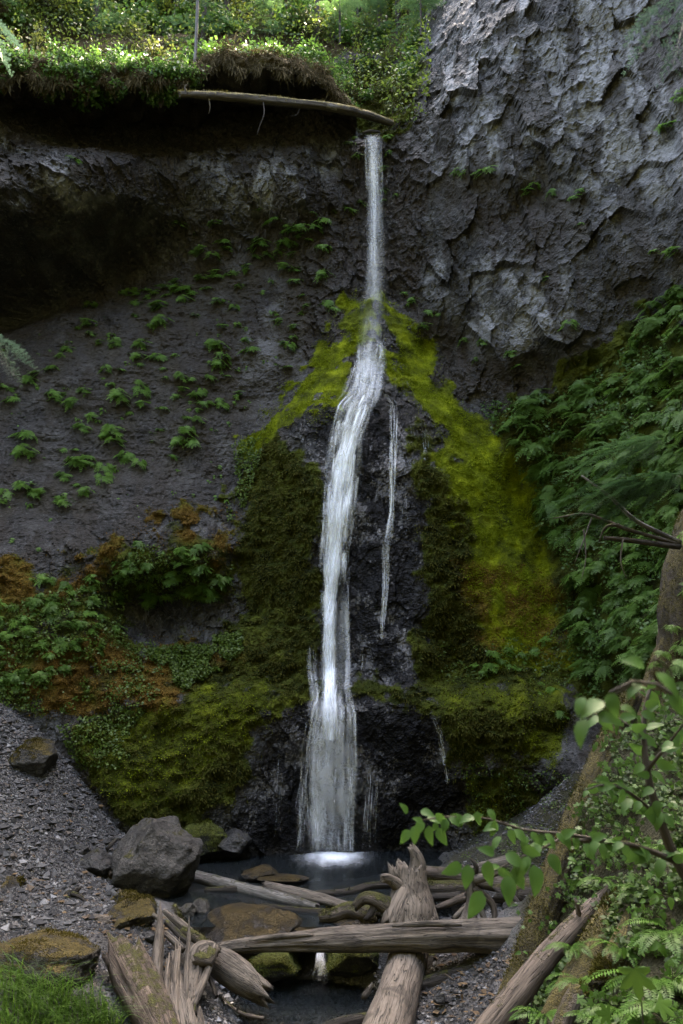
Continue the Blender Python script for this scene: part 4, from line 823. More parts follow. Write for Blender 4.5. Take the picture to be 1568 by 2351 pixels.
def strands(table, n, mode, w=(.02, .06), alpha=(.3, .9), part=(.25, 1.0), off=(.04, .28), wander=10, step=9, seed=0, bias=None, arc=0, steps=None):
    """table: rows (v, left u, right u[, y]); returns verts, quads, fade, flow"""
    T = np.array([r[:3] for r in table], float); Y = np.array([r[3] for r in table]) if len(table[0]) > 3 else None
    rs = np.random.default_rng(seed); V = []; F = []; FA = []; FL = []; nv = 0
    v0, v1 = T[0, 0], T[-1, 0]
    for k in range(n):
        ln = (v1 - v0) * rs.uniform(*part); a = rs.uniform(v0 - .1 * ln, v1 - .9 * ln); a = max(a, v0 + (abs(rs.normal(0, 4)) if mode == 'fall' else 0)); b = min(v1, a + ln)
        if steps is not None: a = steps[int(rs.integers(len(steps)))] + rs.normal(0, 5); b = min(v1, a + rs.uniform(*part) * (v1 - v0))
        if b - a < 3 * step: b = min(v1, a + 4 * step)
        vs = np.arange(a, b + step, step); vs = np.minimum(vs, v1); m_ = len(vs)
        s = rs.random() if bias is None else np.clip(rs.normal(bias[0], bias[1]), 0, 1)
        if steps is not None:
            cl_ = np.random.default_rng(int(a / 14) * 7 + seed).random(3); s = np.clip(cl_[int(rs.integers(3))] + rs.normal(0, .07), 0, 1)
        ph = rs.uniform(0, 6.28, 3)
        uu = np.interp(vs, T[:, 0], T[:, 1]) * (1 - s) + np.interp(vs, T[:, 0], T[:, 2]) * s
        uu = uu + wander * .35 * (np.sin(vs / 43 + ph[0]) + .6 * np.sin(vs / 17 + ph[1])) * rs.random()
        if mode == 'cling':
            p = hit(uu, vs, 26, .05, 36); y = p[:, 1]
            if m_ > 6: y = np.convolve(np.pad(y, 2, mode='edge'), np.ones(5) / 5, 'valid')
            y = np.minimum.accumulate(y[::1]) * .35 + y * .65
            y = y - rs.uniform(*off)
        else:
            y = np.interp(vs, T[:, 0], Y) + rs.uniform(-.22, .22) * (1 if mode == 'fall' else .6)
        c = P(uu, vs, y)
        wd = rs.uniform(*w) * (1 + .5 * np.sin(vs / 29 + ph[2])); yaw = rs.uniform(-.9, .9)
        sd = np.array((math.cos(yaw), math.sin(yaw), 0)); fw = np.array((math.sin(yaw), -math.cos(yaw), 0))
        tt = (vs - a) / max(1e-3, b - a)
        fade = np.clip(np.minimum(tt / .10, (1 - tt) / (.12 if b < v1 - 5 else .02)), 0, 1) * rs.uniform(*alpha)
        if steps is not None: fade = np.clip(tt / .05, 0, 1) * np.clip(1 - tt, 0, 1) ** .8 * rs.uniform(*alpha)
        elif a <= v0 + 12 and mode == 'fall': fade = np.maximum(fade, np.clip(1 - tt * 5, 0, 1) * .8 * alpha[1])
        al = np.linspace(0, np.linalg.norm(c[-1] - c[0]), m_) + rs.uniform(0, 80)
        for e, q in ((-1, 0), (0, .6), (1, 0)):
            V.append(c + sd * (e * wd)[:, None] + fw * (q * wd)[:, None]); FA.append(fade); FL.append(np.stack((np.full(m_, e), np.full(m_, k * 3.7), al / 3.0), -1))
        i = np.arange(m_ - 1)
        for e in (0, 1):
            A = nv + e * m_ + i; F.append(np.stack((A, A + m_, A + m_ + 1, A + 1), -1))
        nv += 3 * m_
    return np.concatenate(V), np.concatenate(F), np.concatenate(FA), np.concatenate(FL)
fall = obj('waterfall', None, kind='structure', label='tall silky white waterfall dropping down the mossy rock cone into the pool', loc=tuple(IMP))
def water_part(name, label, sets):
    V, F, A, L = [], [], [], []; n = 0
    for s in sets: V.append(s[0]); F.append(s[1] + n); A.append(s[2]); L.append(s[3]); n += len(s[0])
    o = obj(name, mesh(name, np.concatenate(V) - np.array(fall.location), np.concatenate(F), True, dict(fade=np.concatenate(A), flow=np.concatenate(L))), SILK, fall, kind='stuff')
    if label: o['label'] = label
lip_y = 34.0
plume = [(309,840,872,lip_y - .1),(316,839,873,lip_y - .35),(330,839,875,lip_y - .6),(450,843,878,33.5),(560,842,880,33.2),(680,838,882,33.0)]
mist = [(560,842,880,33.2),(680,838,884,33.0),(760,826,882,32.5),(840,812,880,32.1),(900,800,876,31.7)]
water_part('plume', 'thin straight free-falling plume', [strands(plume, 90, 'fall', (.06, .15), (.012, .065), (.35, 1), seed=1, wander=2, bias=(.5, .2)), strands(plume[:4], 46, 'fall', (.03, .08), (.05, .22), (.5, 1), seed=2, wander=1, bias=(.5, .24)), strands(plume, 24, 'fall', (.02, .04), (.10, .3), (.2, .6), seed=22, wander=1, bias=(.42, .14)),
    strands(mist, 110, 'fall', (.08, .2), (.010, .05), (.3, .9), seed=3, wander=10, bias=(.5, .24))])
apron = [(780,822,878),(840,812,876),(880,800,872),(905,790,868),(925,772,862),(945,766,852)]
main = [(895,806,868),(930,776,858),(960,768,846),(1000,760,832),(1060,752,824),(1120,747,818),(1200,742,810),(1270,738,802),(1340,736,800)]
core = [(915,808,862),(950,792,848),(1000,778,828),(1060,765,818),(1120,757,808),(1200,750,797),(1260,745,790),(1320,742,784),(1380,745,774),(1440,746,769),(1500,745,768),(1570,744,768),(1620,740,772),(1700,738,776)]
sheet_ = [(1330,742,800),(1400,745,802),(1500,742,804),(1600,735,806)]; edge_ = [(1330,788,798),(1400,792,800),(1500,795,803),(1615,790,803)]
low = [(1570,736,804),(1605,728,808),(1618,722,812),(1640,716,815),(1700,706,816),(1800,702,816),(1880,708,812),(1957,714,808)]
lowl = [(1650,705,725),(1720,690,712),(1800,688,705),(1880,682,700),(1957,678,700)]
water_part('cascade', 'broad white cascade over the dark wet rock', [strands(apron, 110, 'cling', (.05, .14), (.04, .2), (.3, .9), (.04, .25), 14, 6, seed=4, bias=(.5, .26)), strands(apron, 40, 'cling', (.02, .05), (.15, .5), (.2, .6), (.04, .2), 16, 6, seed=24),
    strands(main, 120, 'cling', (.06, .15), (.02, .11), (.10, .4), (.04, .3), 10, 8, seed=5, bias=(.5, .27)), strands(main, 110, 'cling', (.012, .035), (.12, .45), (.08, .3), (.04, .2), 12, 8, seed=26),
    strands(core, 220, 'cling', (.06, .14), (.28, .8), (.07, .26), (.1, .38), 7, 8, seed=6, bias=(.5, .22)), strands(main, 130, 'cling', (.03, .08), (.4, 1.0), (.06, .22), (.12, .4), 5, 6, seed=27, steps=[905,935,960,1000,1045,1095,1150,1190,1225,1270]), strands(core[7:], 60, 'cling', (.04, .09), (.3, .8), (.2, .7), (.15, .4), 4, 8, seed=36, bias=(.45, .22)),
    strands(sheet_, 70, 'cling', (.07, .16), (.015, .07), (.3, .9), (.08, .3), 6, 8, seed=37), strands(edge_, 26, 'cling', (.03, .06), (.08, .3), (.3, .8), (.1, .3), 4, 8, seed=38)])
water_part('lower_fan', 'widening lowest fan of the fall', [strands(low, 170, 'cling', (.07, .18), (.02, .11), (.2, .9), (.05, .35), 8, 9, seed=7, bias=(.5, .25)), strands(low, 90, 'cling', (.02, .05), (.08, .3), (.1, .4), (.05, .3), 8, 9, seed=28), strands(low[2:], 60, 'cling', (.06, .14), (.12, .4), (.10, .3), (.1, .35), 8, 9, seed=8, bias=(.3, .12)), strands(low[4:], 40, 'cling', (.03, .08), (.15, .4), (.2, .6), (.1, .3), 5, 9, seed=18, bias=(.85, .08)), strands(low, 70, 'cling', (.03, .08), (.25, .7), (.12, .4), (.1, .35), 4, 6, seed=33, steps=[1580,1600,1612,1618,1625,1632,1660,1700,1760,1830]), strands(low[5:], 30, 'cling', (.05, .1), (.15, .4), (.3, .8), (.1, .3), 5, 9, seed=29, bias=(.22, .08))])
water_part('side_veil', 'faint broken veil left of the lowest fan', [strands(lowl, 50, 'cling', (.012, .035), (.12, .5), (.12, .45), (.03, .08), 12, 6, seed=9), strands([(1480,706,722),(1530,705,725),(1600,716,730),(1650,705,728)], 30, 'cling', (.03, .07), (.06, .2), (.3, .9), (.03, .1), 6, 6, seed=10), strands([(1700,640,650),(1957,628,645)], 8, 'cling', (.01, .02), (.15, .4), (.2, .6), (.03, .06), 6, 6, seed=25)])
tr = [(895,858,876),(905,874,890),(925,888,912),(950,893,914),(1000,894,912),(1100,895,908),(1180,892,906),(1230,880,902),(1265,873,892),(1300,876,894),(1350,877,892),(1400,876,886),(1470,873,879)]
water_part('trickle', 'slender side trickle right of the main cascade', [strands(tr, 80, 'cling', (.015, .045), (.12, .5), (.10, .35), (.03, .09), 4, 6, seed=11), strands([(930,905,925),(960,950,972),(1000,968,985),(1060,975,985)], 14, 'cling', (.008, .018), (.1, .35), (.3, .8), (.03, .05), 6, 6, seed=12)])
water_part('rivulet', 'thin glinting rivulets on the black rock right of the lowest fan', [strands([(1735,846,852),(1800,842,858),(1880,835,852),(1950,832,850)], 12, 'cling', (.01, .022), (.2, .6), (.3, .8), (.03, .06), 4, 6, seed=13), strands([(1780,864,868),(1940,852,862)], 6, 'cling', (.01, .02), (.15, .45), (.3, .8), (.03, .06), 4, 6, seed=14),
    strands([(1640,985,998),(1690,1005,1020),(1740,1015,1026),(1800,1024,1034)], 18, 'cling', (.012, .03), (.15, .55), (.15, .5), (.03, .06), 6, 6, seed=15), strands([(1490,828,834),(1545,824,830)], 5, 'cling', (.01, .02), (.2, .5), (.5, .9), (.03, .06), 2, 5, seed=16), strands([(820,905,925),(900,890,960),(1250,905,985)], 40, 'cling', (.006, .014), (.1, .3), (.05, .15), (.02, .04), 10, 6, seed=17)])
sc_p = P(735, 2240, 21.0)
sc = obj('small_cascade', None, kind='structure', label='little white cascade pouring between mossy rocks under the level log', loc=tuple(sc_p))
for nm, tb, n_ in (('spill', [(2128,727,741,22.3),(2150,729,740,22.0),(2170,730,739,21.75),(2185,729,740,21.3),(2205,727,743,21.15),(2222,722,747,21.05),(2240,716,752,20.95)], 150), ('upper_spill', [(2116,720,748,22.6),(2126,718,742,22.4),(2140,725,745,22.1)], 24)):
    s = strands(tb, n_, 'x', (.02, .06), (.1, .45), (.2, .8), wander=4, step=3, seed=40 + n_, bias=(.5, .24))
    obj(nm, mesh(nm, s[0] - sc_p, s[1], True, dict(fade=s[2], flow=s[3])), SILK, sc, kind='stuff')
# ---------------------------------------------------------------- scree, cobbles and stream stones
def unit(v): return v / (np.linalg.norm(v, axis=-1, keepdims=True) + 1e-9)
OCT_V = np.array([(1,0,0),(-1,0,0),(0,1,0),(0,-1,0),(0,0,1),(0,0,-1)], float)
OCT_F = np.array([(0,2,4),(2,1,4),(1,3,4),(3,0,4),(2,0,5),(1,2,5),(3,1,5),(0,3,5)])
def pebbles(name, cx, cy_, size, mat, seed=0, parent=None, lift=.15):
    r = np.random.default_rng(seed); n = len(cx); cz = ground_z(cx, cy_)
    V = OCT_V[None] + r.uniform(-.38, .38, (n, 6, 3))
    V *= (size[:, None] * np.stack((r.uniform(.7, 1.3, n), r.uniform(.6, 1.1, n), r.uniform(.4, .8, n)), -1))[:, None]
    a = r.uniform(0, 6.28, n); ca, sa = np.cos(a)[:, None], np.sin(a)[:, None]
    V = np.stack((V[..., 0] * ca - V[..., 1] * sa, V[..., 0] * sa + V[..., 1] * ca, V[..., 2]), -1)
    V += np.stack((cx, cy_, cz + size * lift), -1)[:, None]
    F = (OCT_F[None] + (np.arange(n) * 6)[:, None, None]).reshape(-1, 3)
    rnd = np.repeat(r.random(n), 6)
    return obj(name, mesh(name, V.reshape(-1, 3), F, False, {'rnd': rnd}), mat, parent, kind='stuff')
m = NT('scree_stone'); rr = m.attr('rnd')
sc_c = m.ramp(rr, [(0, (.012, .012, .0127)), (.5, (.038, .038, .04)), (.85, (.082, .082, .084)), (.92, (.07, .051, .035)), (.96, (.16, .16, .164))])
SCREE = m.fin(m.pbr(m.mix(m.rng(m.noise(m.pos(), 30, 2), .4, .7, 0, .4), sc_c, (.03, .029, .028)), .8, None, .2))
m = NT('wet_stone'); WETST = m.fin(m.pbr(m.ramp(m.attr('rnd'), [(0, (.02, .019, .018)), (.7, (.07, .066, .06)), (1, (.12, .11, .1))]), .35, None, .5))
def sample_ground(polys, n, seed):
    r = np.random.default_rng(seed); out = []
    for q in polys:
        q = np.array(q, float); c = ghit(q[:, 0], q[:, 1]); lo, hi = c.min(0) - .3, c.max(0) + .3; k = n * 5
        x = r.uniform(lo[0], hi[0], k); y = r.uniform(lo[1], hi[1], k); p = np.stack((x, y, ground_z(x, y)), -1); u, v = UV(p)
        out.append(p[poly_sd(u, v, q) > 0][:n])
    return np.concatenate(out), r
POLY_SCREE = [[(-60,1590),(40,1625),(110,1690),(215,1790),(280,1880),(330,1900),(300,2060),(250,2120),(180,2150),(-60,2200)]]
p_, r_ = sample_ground(POLY_SCREE, 32000, 1)
pebbles('scree_gravel', p_[:, 0], p_[:, 1], .018 + .032 * r_.random(len(p_)) ** 1.8, SCREE, 2)
p_, r_ = sample_ground(POLY_SCREE, 1500, 3)
pebbles('scree_stones', p_[:, 0], p_[:, 1], .06 + .09 * r_.random(len(p_)) ** 2.5, SCREE, 4)
p_, r_ = sample_ground([[(200,2120),(420,2120),(400,2200),(330,2200),(300,2180)], [(930,2180),(1240,2170),(1180,2360),(890,2360)], [(430,2290),(560,2320),(620,2360),(430,2360)], [(480,2080),(700,2090),(640,2130),(470,2140)], [(1020,1960),(1330,1720),(1360,1800),(1290,1960),(1280,2020),(1150,2100),(1000,2110)], [(1180,1720),(1340,1700),(1320,1960),(1220,2000)], [(-20,2140),(330,2150),(300,2360),(-20,2360)]], 2600, 5)
pebbles('gravel', p_[:, 0], p_[:, 1], .018 + .055 * r_.random(len(p_)) ** 2.6, SCREE, 6)
p_, r_ = sample_ground([[(500,2240),(880,2220),(900,2351),(480,2351)], [(480,2050),(720,2090),(730,2130),(470,2110)]], 700, 7)
pebbles('stream_bed_stones', p_[:, 0], p_[:, 1], .03 + .09 * r_.random(len(p_)) ** 2, WETST, 8)
rs = random.Random(5); V_, F_ = rock_shape(3, 71); cob = mesh('stone', V_, F_, False)
for k in range(26):
    u, v = [(rs.uniform(960, 1180), rs.uniform(2262, 2345)), (rs.uniform(20, 250), rs.uniform(1700, 2020))][k % 2]
    if k % 2 and u > 60 + (v - 1700) * .6: u = rs.uniform(0, 60)
    q = ghit(u, v)[0]; s = rs.uniform(.06, .13)
    lb, gp = (('rounded grey cobble on the gravel under the log jam', 'cobbles under the log jam'), ('loose grey stone lying on the scree slope', 'loose stones on the scree'))[k % 2]
    o = obj('stone', cob, SCREE, label=lb, cat='stone', group=gp, loc=tuple(q + np.array((0, 0, s * .2))))
    o.scale = (s, s * rs.uniform(.7, 1.1), s * rs.uniform(.55, .8)); o.rotation_euler = (rs.uniform(-.3, .3), rs.uniform(-.3, .3), rs.uniform(0, 6))

# ---------------------------------------------------------------- leaves and ferns
class LeafB:
    """collects small strips and blades quickly"""
    def __init__(s): s.v = []; s.f4 = []; s.f3 = []; s.r = []; s.n = 0
    def strip(s, c, side, w, rnd, tip=True):
        c = np.asarray(c); k = len(c); w = np.asarray(w)[:, None]
        L = c - side * w; Rr = c + side * w
        s.v += [L, Rr]; i = s.n + np.arange(k - 1); s.f4.append(np.stack((i, i + k, i + k + 1, i + 1), -1)); s.r.append(np.full(2 * k, rnd)); s.n += 2 * k
    def blades(s, base, tipv, side, rnd):
        """many diamond leaflets: base (N,3), tip vector (N,3), half-width vector (N,3)"""
        n = len(base); mid = base + tipv * .45
        V = np.stack((base, mid + side, base + tipv, mid - side), 1).reshape(-1, 3); i = s.n + np.arange(n)[:, None] * 4 + np.array((0, 1, 2, 3))
        s.v.append(V); s.f4.append(i); s.r.append(np.repeat(np.broadcast_to(rnd, (n,)), 4)); s.n += 4 * n
    def mesh(s, name):
        return mesh(name, np.concatenate(s.v), np.concatenate(s.f4), False, {'rnd': np.concatenate(s.r)})
def maiden_fern(seed, nf=10, size=.55):
    """clump of fan fronds with finger-like pinnae reaching out (-y) and drooping"""
    r = np.random.default_rng(seed); b = LeafB()
    for k in range(nf):
        az = r.uniform(-1.35, 1.35); el = r.uniform(-.35, .75); L = size * r.uniform(.35, .85)
        d = np.array((math.sin(az) * math.cos(el), -math.cos(az) * math.cos(el), math.sin(el)))
        base = r.normal(0, .05 * size, 3); top = base + d * L * .75 + np.array((0, 0, -.08 * size))
        base = np.zeros(3)
        b.strip(np.array([base, (base + top) / 2 + np.array((0, 0, .04)), top]), unit(np.cross(d, (0, 0, 1))), [.006, .005, .004], .1)
        nfing = r.integers(5, 8); h0 = unit(np.array((d[0], d[1], 0))); s_ = np.cross(h0, (0, 0, 1.)); tl = r.uniform(.35, 1.15); h = h0 * math.cos(tl) - np.array((0, 0, math.sin(tl)))
        for j in range(nfing):
            a = (j / (nfing - 1) - .5) * r.uniform(2.2, 2.9); fd = h * math.cos(a) + s_ * math.sin(a); fl = size * r.uniform(.42, .66) * (1 - .35 * abs(a) / 1.4)
            t = np.linspace(0, 1, 5)[:, None]
            c = top + fd * fl * t + np.array((0, 0, 1.)) * (.06 * fl * t - (.10 + .15 * r.random()) * fl * t * t)
            sd = unit(-h * math.sin(a) + s_ * math.cos(a) + r.normal(0, .15, 3)); tg = np.gradient(c, axis=0); rn = r.random() * .75 + .25 * r.random()
            b.strip(c, sd, fl * .018 * np.array((1, 1, .9, .6, .3)), rn)
            m_ = 6; tt = np.linspace(.08, .98, m_); cc = np.stack([np.interp(tt, t[:, 0], c[:, i]) for i in range(3)], -1)
            ll = fl * .34 * (1 - .7 * tt ** 1.6)[:, None]
            for sg in (-1, 1):
                tv_ = (sd * sg * .9 + unit(fd[None]) * .45 + np.array((0, 0, -.12))) * ll
                b.blades(cc, tv_, unit(tg[:1]).repeat(m_, 0) * (fl * .075), rn)
    return b.mesh('fern')
def sword_frond(seed, L=1.0, n=22, arch=.55):
    """one frond along +x, drooping, pinnae both sides"""
    r = np.random.default_rng(seed); b = LeafB(); t = np.linspace(0, 1, 12)
    c = np.stack((L * (t - .12 * t ** 3), .03 * L * np.sin(t * 3 + seed), L * (.55 * t - arch * 1.25 * t * t)), -1)
    b.strip(c, np.array((0, 1., 0)), .008 * L * (1 - .8 * t) , .15)
    tt = np.linspace(.1, .985, n); cc = np.stack([np.interp(tt, t, c[:, i]) for i in range(3)], -1); tg = unit(np.gradient(cc, axis=0))
    ll = L * .20 * (np.sin(np.clip(tt * 1.05, 0, 1) * math.pi) ** .55 * (1 - .35 * tt))[:, None]
    for sg in (-1, 1):
        d = np.array((0, sg, 0.)) * .95 + tg * .35 + np.array((0, 0, -.14)) + r.normal(0, .05, (n, 3))
        b.blades(cc, d * ll, tg * (L * .88 / n * .46), .35 + .4 * r.random())
    return b.mesh('frond')
FERN_L = leaf_mat('fern_green', (.075, .16, .024), (.165, .31, .048), .5, .4)
FERN_R = leaf_mat('fern_deep_green', (.050, .115, .018), (.125, .235, .036), .5, .4)
FERN_B = leaf_mat('fern_bright', (.03, .085, .010), (.085, .19, .022), .5, .4)
ferns_L = [maiden_fern(s, 8, .70) for s in range(6)]; ferns_R = [maiden_fern(40 + s, 11, .80) for s in range(6)]
for x in ferns_L: x.materials.append(FERN_L)
for x in ferns_R: x.materials.append(FERN_R)
def put_ferns(px, meshes, label, group, scale=(.7, 1.15), seed=0, jit=4, name='cliff_fern', into=.04, cat='fern'):
    """label: text, or a rule (u, v) -> text"""
    r = np.random.default_rng(seed); px = np.array(px, float) + r.normal(0, jit, (len(px), 2))
    p = hit(px[:, 0], px[:, 1], 15); n = cliff_n(p)
    for k in range(len(px)):
        az = math.atan2(n[k, 0], -n[k, 1]); lb = label(*px[k]) if callable(label) else label
        o = obj(name, meshes[int(r.integers(len(meshes)))], label=lb, cat=cat, group=group if isinstance(label, str) else group + ': ' + lb, loc=tuple(p[k] - n[k] * into))
        s = scale[0] + (scale[1] - scale[0]) * r.random() ** 1.15; o.scale = (s, s * r.uniform(.8, 1.1), s * r.uniform(.8, 1.25)); o.rotation_euler = (r.uniform(-.25, .15), r.uniform(-.2, .2), az + r.uniform(-.5, .5))
def lab_left(u, v):
    if v < 640 and u > 520: return 'bright fern in the patch below the pale rock bulge left of the plume'
    if v < 720 and u < 600: return 'fern of the slanting band along the foot of the dark alcove'
    if u > 610 and v < 860: return 'fern beside the upper left edge of the moss cone'
    if u < 200 and v < 900: return 'fern at the far left of the slope just below the alcove'
    if u < 330 and v < 960: return 'fern of the loose column down the left part of the grey slope'
    if v < 960: return 'fern on the middle of the bare grey slope left of the moss cone'
    if u > 330: return 'fern low on the grey slope above the orange moss'
    if u < 140: return 'fern at the left edge low on the grey slope'
    return 'fern of the cluster low on the grey slope above the thicket'
def lab_right(u, v):
    if u < 1290 and v < 1010: return 'fern at the thin left tip of the right fern bank'
    if v < 800: return 'fern at the very top of the right fern bank against the rock wall'
    if v < 900: return 'dark green fern on the crest of the right fern bank below the rock wall'
    if v < 1020: return 'lush fern in the upper middle of the fern bank, ' + ('toward the moss cone' if u < 1420 else 'toward the right edge')
    if v < 1150: return 'lush fern level with the hemlock boughs, ' + ('toward the moss cone' if u < 1400 else 'toward the right edge')
    if v < 1280: return 'fern behind the dead branches of the leaning tree base, ' + ('beyond their tips' if u < 1360 else 'near the tree base')
    if v < 1400: return 'lush fern just below the dead branches, ' + ('beside the moss flank' if u < 1400 else 'near the tree base')
    return 'fern at the foot of the fern bank, ' + ('beside the moss flank' if u < 1420 else 'by the leaning tree base')
def lab_low(u, v):
    if v < 1400 and u > 230: return 'dark leafy fern hanging over the black hollow below the orange moss'
    if u < 110: return 'fern at the left edge of the thicket above the scree'
    return 'leafy fern within the thicket low on the left cliff'
Z3 = [(840,180),(900,160),(760,180),(940,140),(1050,130),(1130,100),(1150,95),(1000,110),(720,220),(640,220),(600,210),(540,200),(920,235),(840,250),(740,270),(690,290),(630,290),(610,250),(680,260),(1090,185),(1200,60),(1280,45),(1360,110),(1310,95),(1470,120),(1340,175),(1380,230),(1390,290),(1370,310),(1520,260),(1530,290),(1310,355),(1350,370),(1340,410),(1330,440),(1310,460),(1280,300),(1320,540),(1350,20),(1500,10),(1030,20),(960,45),(880,310),(740,340),(690,360),(1060,280),(990,255),(400,300),(410,350),(380,370),(430,390),(510,400),(520,430),(530,480),(440,440),(320,470),(280,490),(620,500),(650,440),(740,490),(780,520),(1050,500),(980,380),(990,430),(1010,460),(1090,350),(1160,465),(1130,440),(970,550),(1000,555),(1060,575),(960,600),(740,565),(760,600),(650,560),(540,575),(500,575),(650,610),(660,665),(530,640),(520,675),(570,690),(545,705),(620,720),(840,600),(880,605),(845,655),(950,655),(910,690),(960,700),(1000,700),(1030,690),(1100,690),(940,720),(930,750),(920,780),(880,720),(800,710),(740,740),(860,800),(820,810),(880,830),(860,860),(900,865),(830,895),(730,855),(600,770),(430,790),(390,835),(490,860),(520,830),(480,870),(140,865),(120,930),(90,950),(150,945),(340,735),(380,660),(320,665),(270,715),(240,680),(510,920),(550,960),(590,960),(640,990),(300,930),(345,940),(340,990),(420,970),(410,1000),(380,985),(500,1030),(470,1080),(350,1090),(290,1065),(400,1115),(330,1130),(280,1160),(150,1125),(220,1110),(90,1110),(30,1115),(20,1170),(380,1145),(170,1140),(250,540),(180,570),(130,610),(30,630),(30,700),(60,660),(800,975),(860,190),(800,165),(880,210),(960,170),(1010,150),(1080,120),(700,200),(660,230),(770,230),(820,200)]
Z1 = [(1260,1020),(1330,1040),(1380,1030),(1300,1070),(1350,1080),(1410,1100),(1350,1140),(1240,1110),(1250,1170),(1490,1140),(1480,1000),(1440,990),(1540,965),(1200,990),(1020,1100),(960,1180),(1030,1150),(980,1040),(890,1060),(840,1040),(1380,1070),(1430,1060),(1300,1110),(1280,1140),(1190,1110),(350,750)]
put_ferns([(x / 2, 564.5 + y / 2) for x, y in Z3] + [(x / 2, y / 2) for x, y in Z1], ferns_L, lab_left, 'ferns on the left cliff', (.34, .92), 1, 7)
Z2 = [(560,800),(650,810),(850,870),(880,850),(1090,880),(1060,910),(1100,1030),(1490,590),(1470,600),(1530,460),(1560,450),(1540,1150),(1440,1150),(520,800),(700,790),(960,880),(1540,420)]
Z4 = [(285,215),(400,295),(455,315),(380,355),(330,260),(560,430),(655,435),(630,515),(770,505),(810,540),(945,140),(1025,360)]
put_ferns([(784 + x / 2, y / 2) for x, y in Z2] + [(784 + x / 2, 564.5 + y / 2) for x, y in Z4], ferns_L, 'lone fern tuft on a ledge of the tall rock wall right of the waterfall', 'ferns on the right rock wall', (.35, .75), 2)
Zp = [(205,640),(215,705),(200,770),(205,880),(250,885),(200,930),(90,940),(60,630),(50,970),(20,965),(70,710),(30,660)]
put_ferns([(784 + x / 2, y / 2) for x, y in Zp], ferns_L, 'fern tuft beside the free-falling plume just under the lip', 'ferns beside the plume', (.35, .6), 3, 2)
def in_poly(poly, n, seed):
    r = np.random.default_rng(seed); q = np.array(poly, float); lo, hi = q.min(0), q.max(0); u = r.uniform(lo[0], hi[0], n * 6); v = r.uniform(lo[1], hi[1], n * 6)
    k = poly_sd(u, v, q) > 0; return np.stack((u[k], v[k]), -1)[:n]
SOIL_PX = np.array([(x / 2, 564.5 + y / 2) for x, y in Z3] + [(x / 2, y / 2) for x, y in Z1] + [(784 + x / 2, y / 2) for x, y in Z2])
soil_c = np.zeros(len(p3)); nearv = np.where((cu > -40) & (cu < 1600) & (cv > 380) & (cv < 1200))[0]
for a_, b_ in SOIL_PX:
    q = nearv[(np.abs(cu[nearv] - a_) < 60) & (np.abs(cv[nearv] - b_) < 70)]
    soil_c[q] = np.maximum(soil_c[q], np.exp(-((cu[q] - a_ + 14 * wob[q]) / 24) ** 2 - ((cv[q] - b_ - 10) / np.where(cv[q] > b_, 34, 15)) ** 2))
cliff_me.attributes['soil'].data.foreach_set('value', soil_c.astype(np.float32))
POLY_R = [(1590,640),(1500,690),(1460,760),(1440,840),(1390,880),(1290,890),(1200,925),(1110,930),(1130,965),(1180,1020),(1230,1120),(1260,1230),(1280,1330),(1320,1450),(1340,1560),(1590,1560)]
ferns_S = [maiden_fern(80 + s_, 6, .42) for s_ in range(5)]
for x in ferns_S: x.materials.append(FERN_L)
sl = in_poly([(-20,800),(230,700),(480,590),(650,640),(640,860),(540,1010),(520,1160),(330,1210),(-20,1280)], 105, 77)
put_ferns(sl, ferns_S, lambda u, v: lab_left(u, v).replace('fern', 'tiny fern', 1), 'tiny ferns on the left cliff', (.25, .6), 78)
put_ferns(in_poly(POLY_R, 270, 4), ferns_R, lab_right, 'ferns of the right fern bank', (.5, 1.05), 5, name='bank_fern')
POLY_LL = [(-30,1340),(100,1320),(240,1300),(300,1255),(360,1230),(470,1250),(525,1300),(520,1370),(450,1385),(320,1375),(250,1400),(290,1450),(200,1500),(60,1600),(-30,1600)]
put_ferns(in_poly(POLY_LL, 120, 6), ferns_L + ferns_R, lab_low, 'ferns low on the left cliff', (.3, .72), 7, name='thicket_fern')
put_ferns(in_poly([(1060,1520),(1320,1420),(1340,1600),(1280,1640),(1180,1560)], 22, 8), ferns_L, 'small fern on the shaded moss right of the lower fall', 'ferns on the shaded moss', (.3, .6), 9)

# ground cover: countless small leaves
GC = leaf_mat('ground_cover_leaf', (.032, .062, .009), (.11, .175, .022), .5, .25)
def ground_cover(name, polys, n, seed, size=(.05, .11), on='cliff', mat=GC):
    r = np.random.default_rng(seed); b = LeafB()
    for q in polys:
        px = in_poly(q, n, seed)
        cl = fbm(np.stack((px[:, 0] / 38, px[:, 1] / 30, np.zeros(len(px))), -1), 3, seed); px = px[cl > (.06 if on == 'ground' else -.08)]
        if on == 'cliff': p = hit(px[:, 0], px[:, 1], 14, .08); nn = cliff_n(p, .15)
        else: p = ghit(px[:, 0], px[:, 1], 6, .04); nn = np.tile((-.3, -.45, .85), (len(p), 1))
        p = p + nn * r.uniform(.02, .22, (len(p), 1)); s = r.uniform(*size, (len(p), 1)); d = unit(r.normal(0, 1, (len(p), 3)) * np.array((1, .7, .45)) + nn * .3 + np.array((0, 0, -.25)))
        sd = unit(np.cross(d, nn + r.normal(0, .4, (len(p), 3)))); b.blades(p, d * s, sd * s * .42, r.random(len(p)))
    o = obj(name, b.mesh(name), mat, kind='stuff'); return o
ground_cover('ground_cover', [[(-30,1400),(240,1330),(330,1250),(470,1250),(530,1290),(520,1360),(300,1380),(260,1440),(540,1480),(420,1590),(200,1650),(80,1640),(-30,1610)], [(330,1500),(560,1450),(560,1500),(420,1590)]], 9000, 31)
ground_cover('ground_cover', [[(130,1660),(330,1620),(330,1700),(270,1760),(180,1760)], [(540,1020),(620,1000),(560,1180),(520,1200)]], 1600, 32)
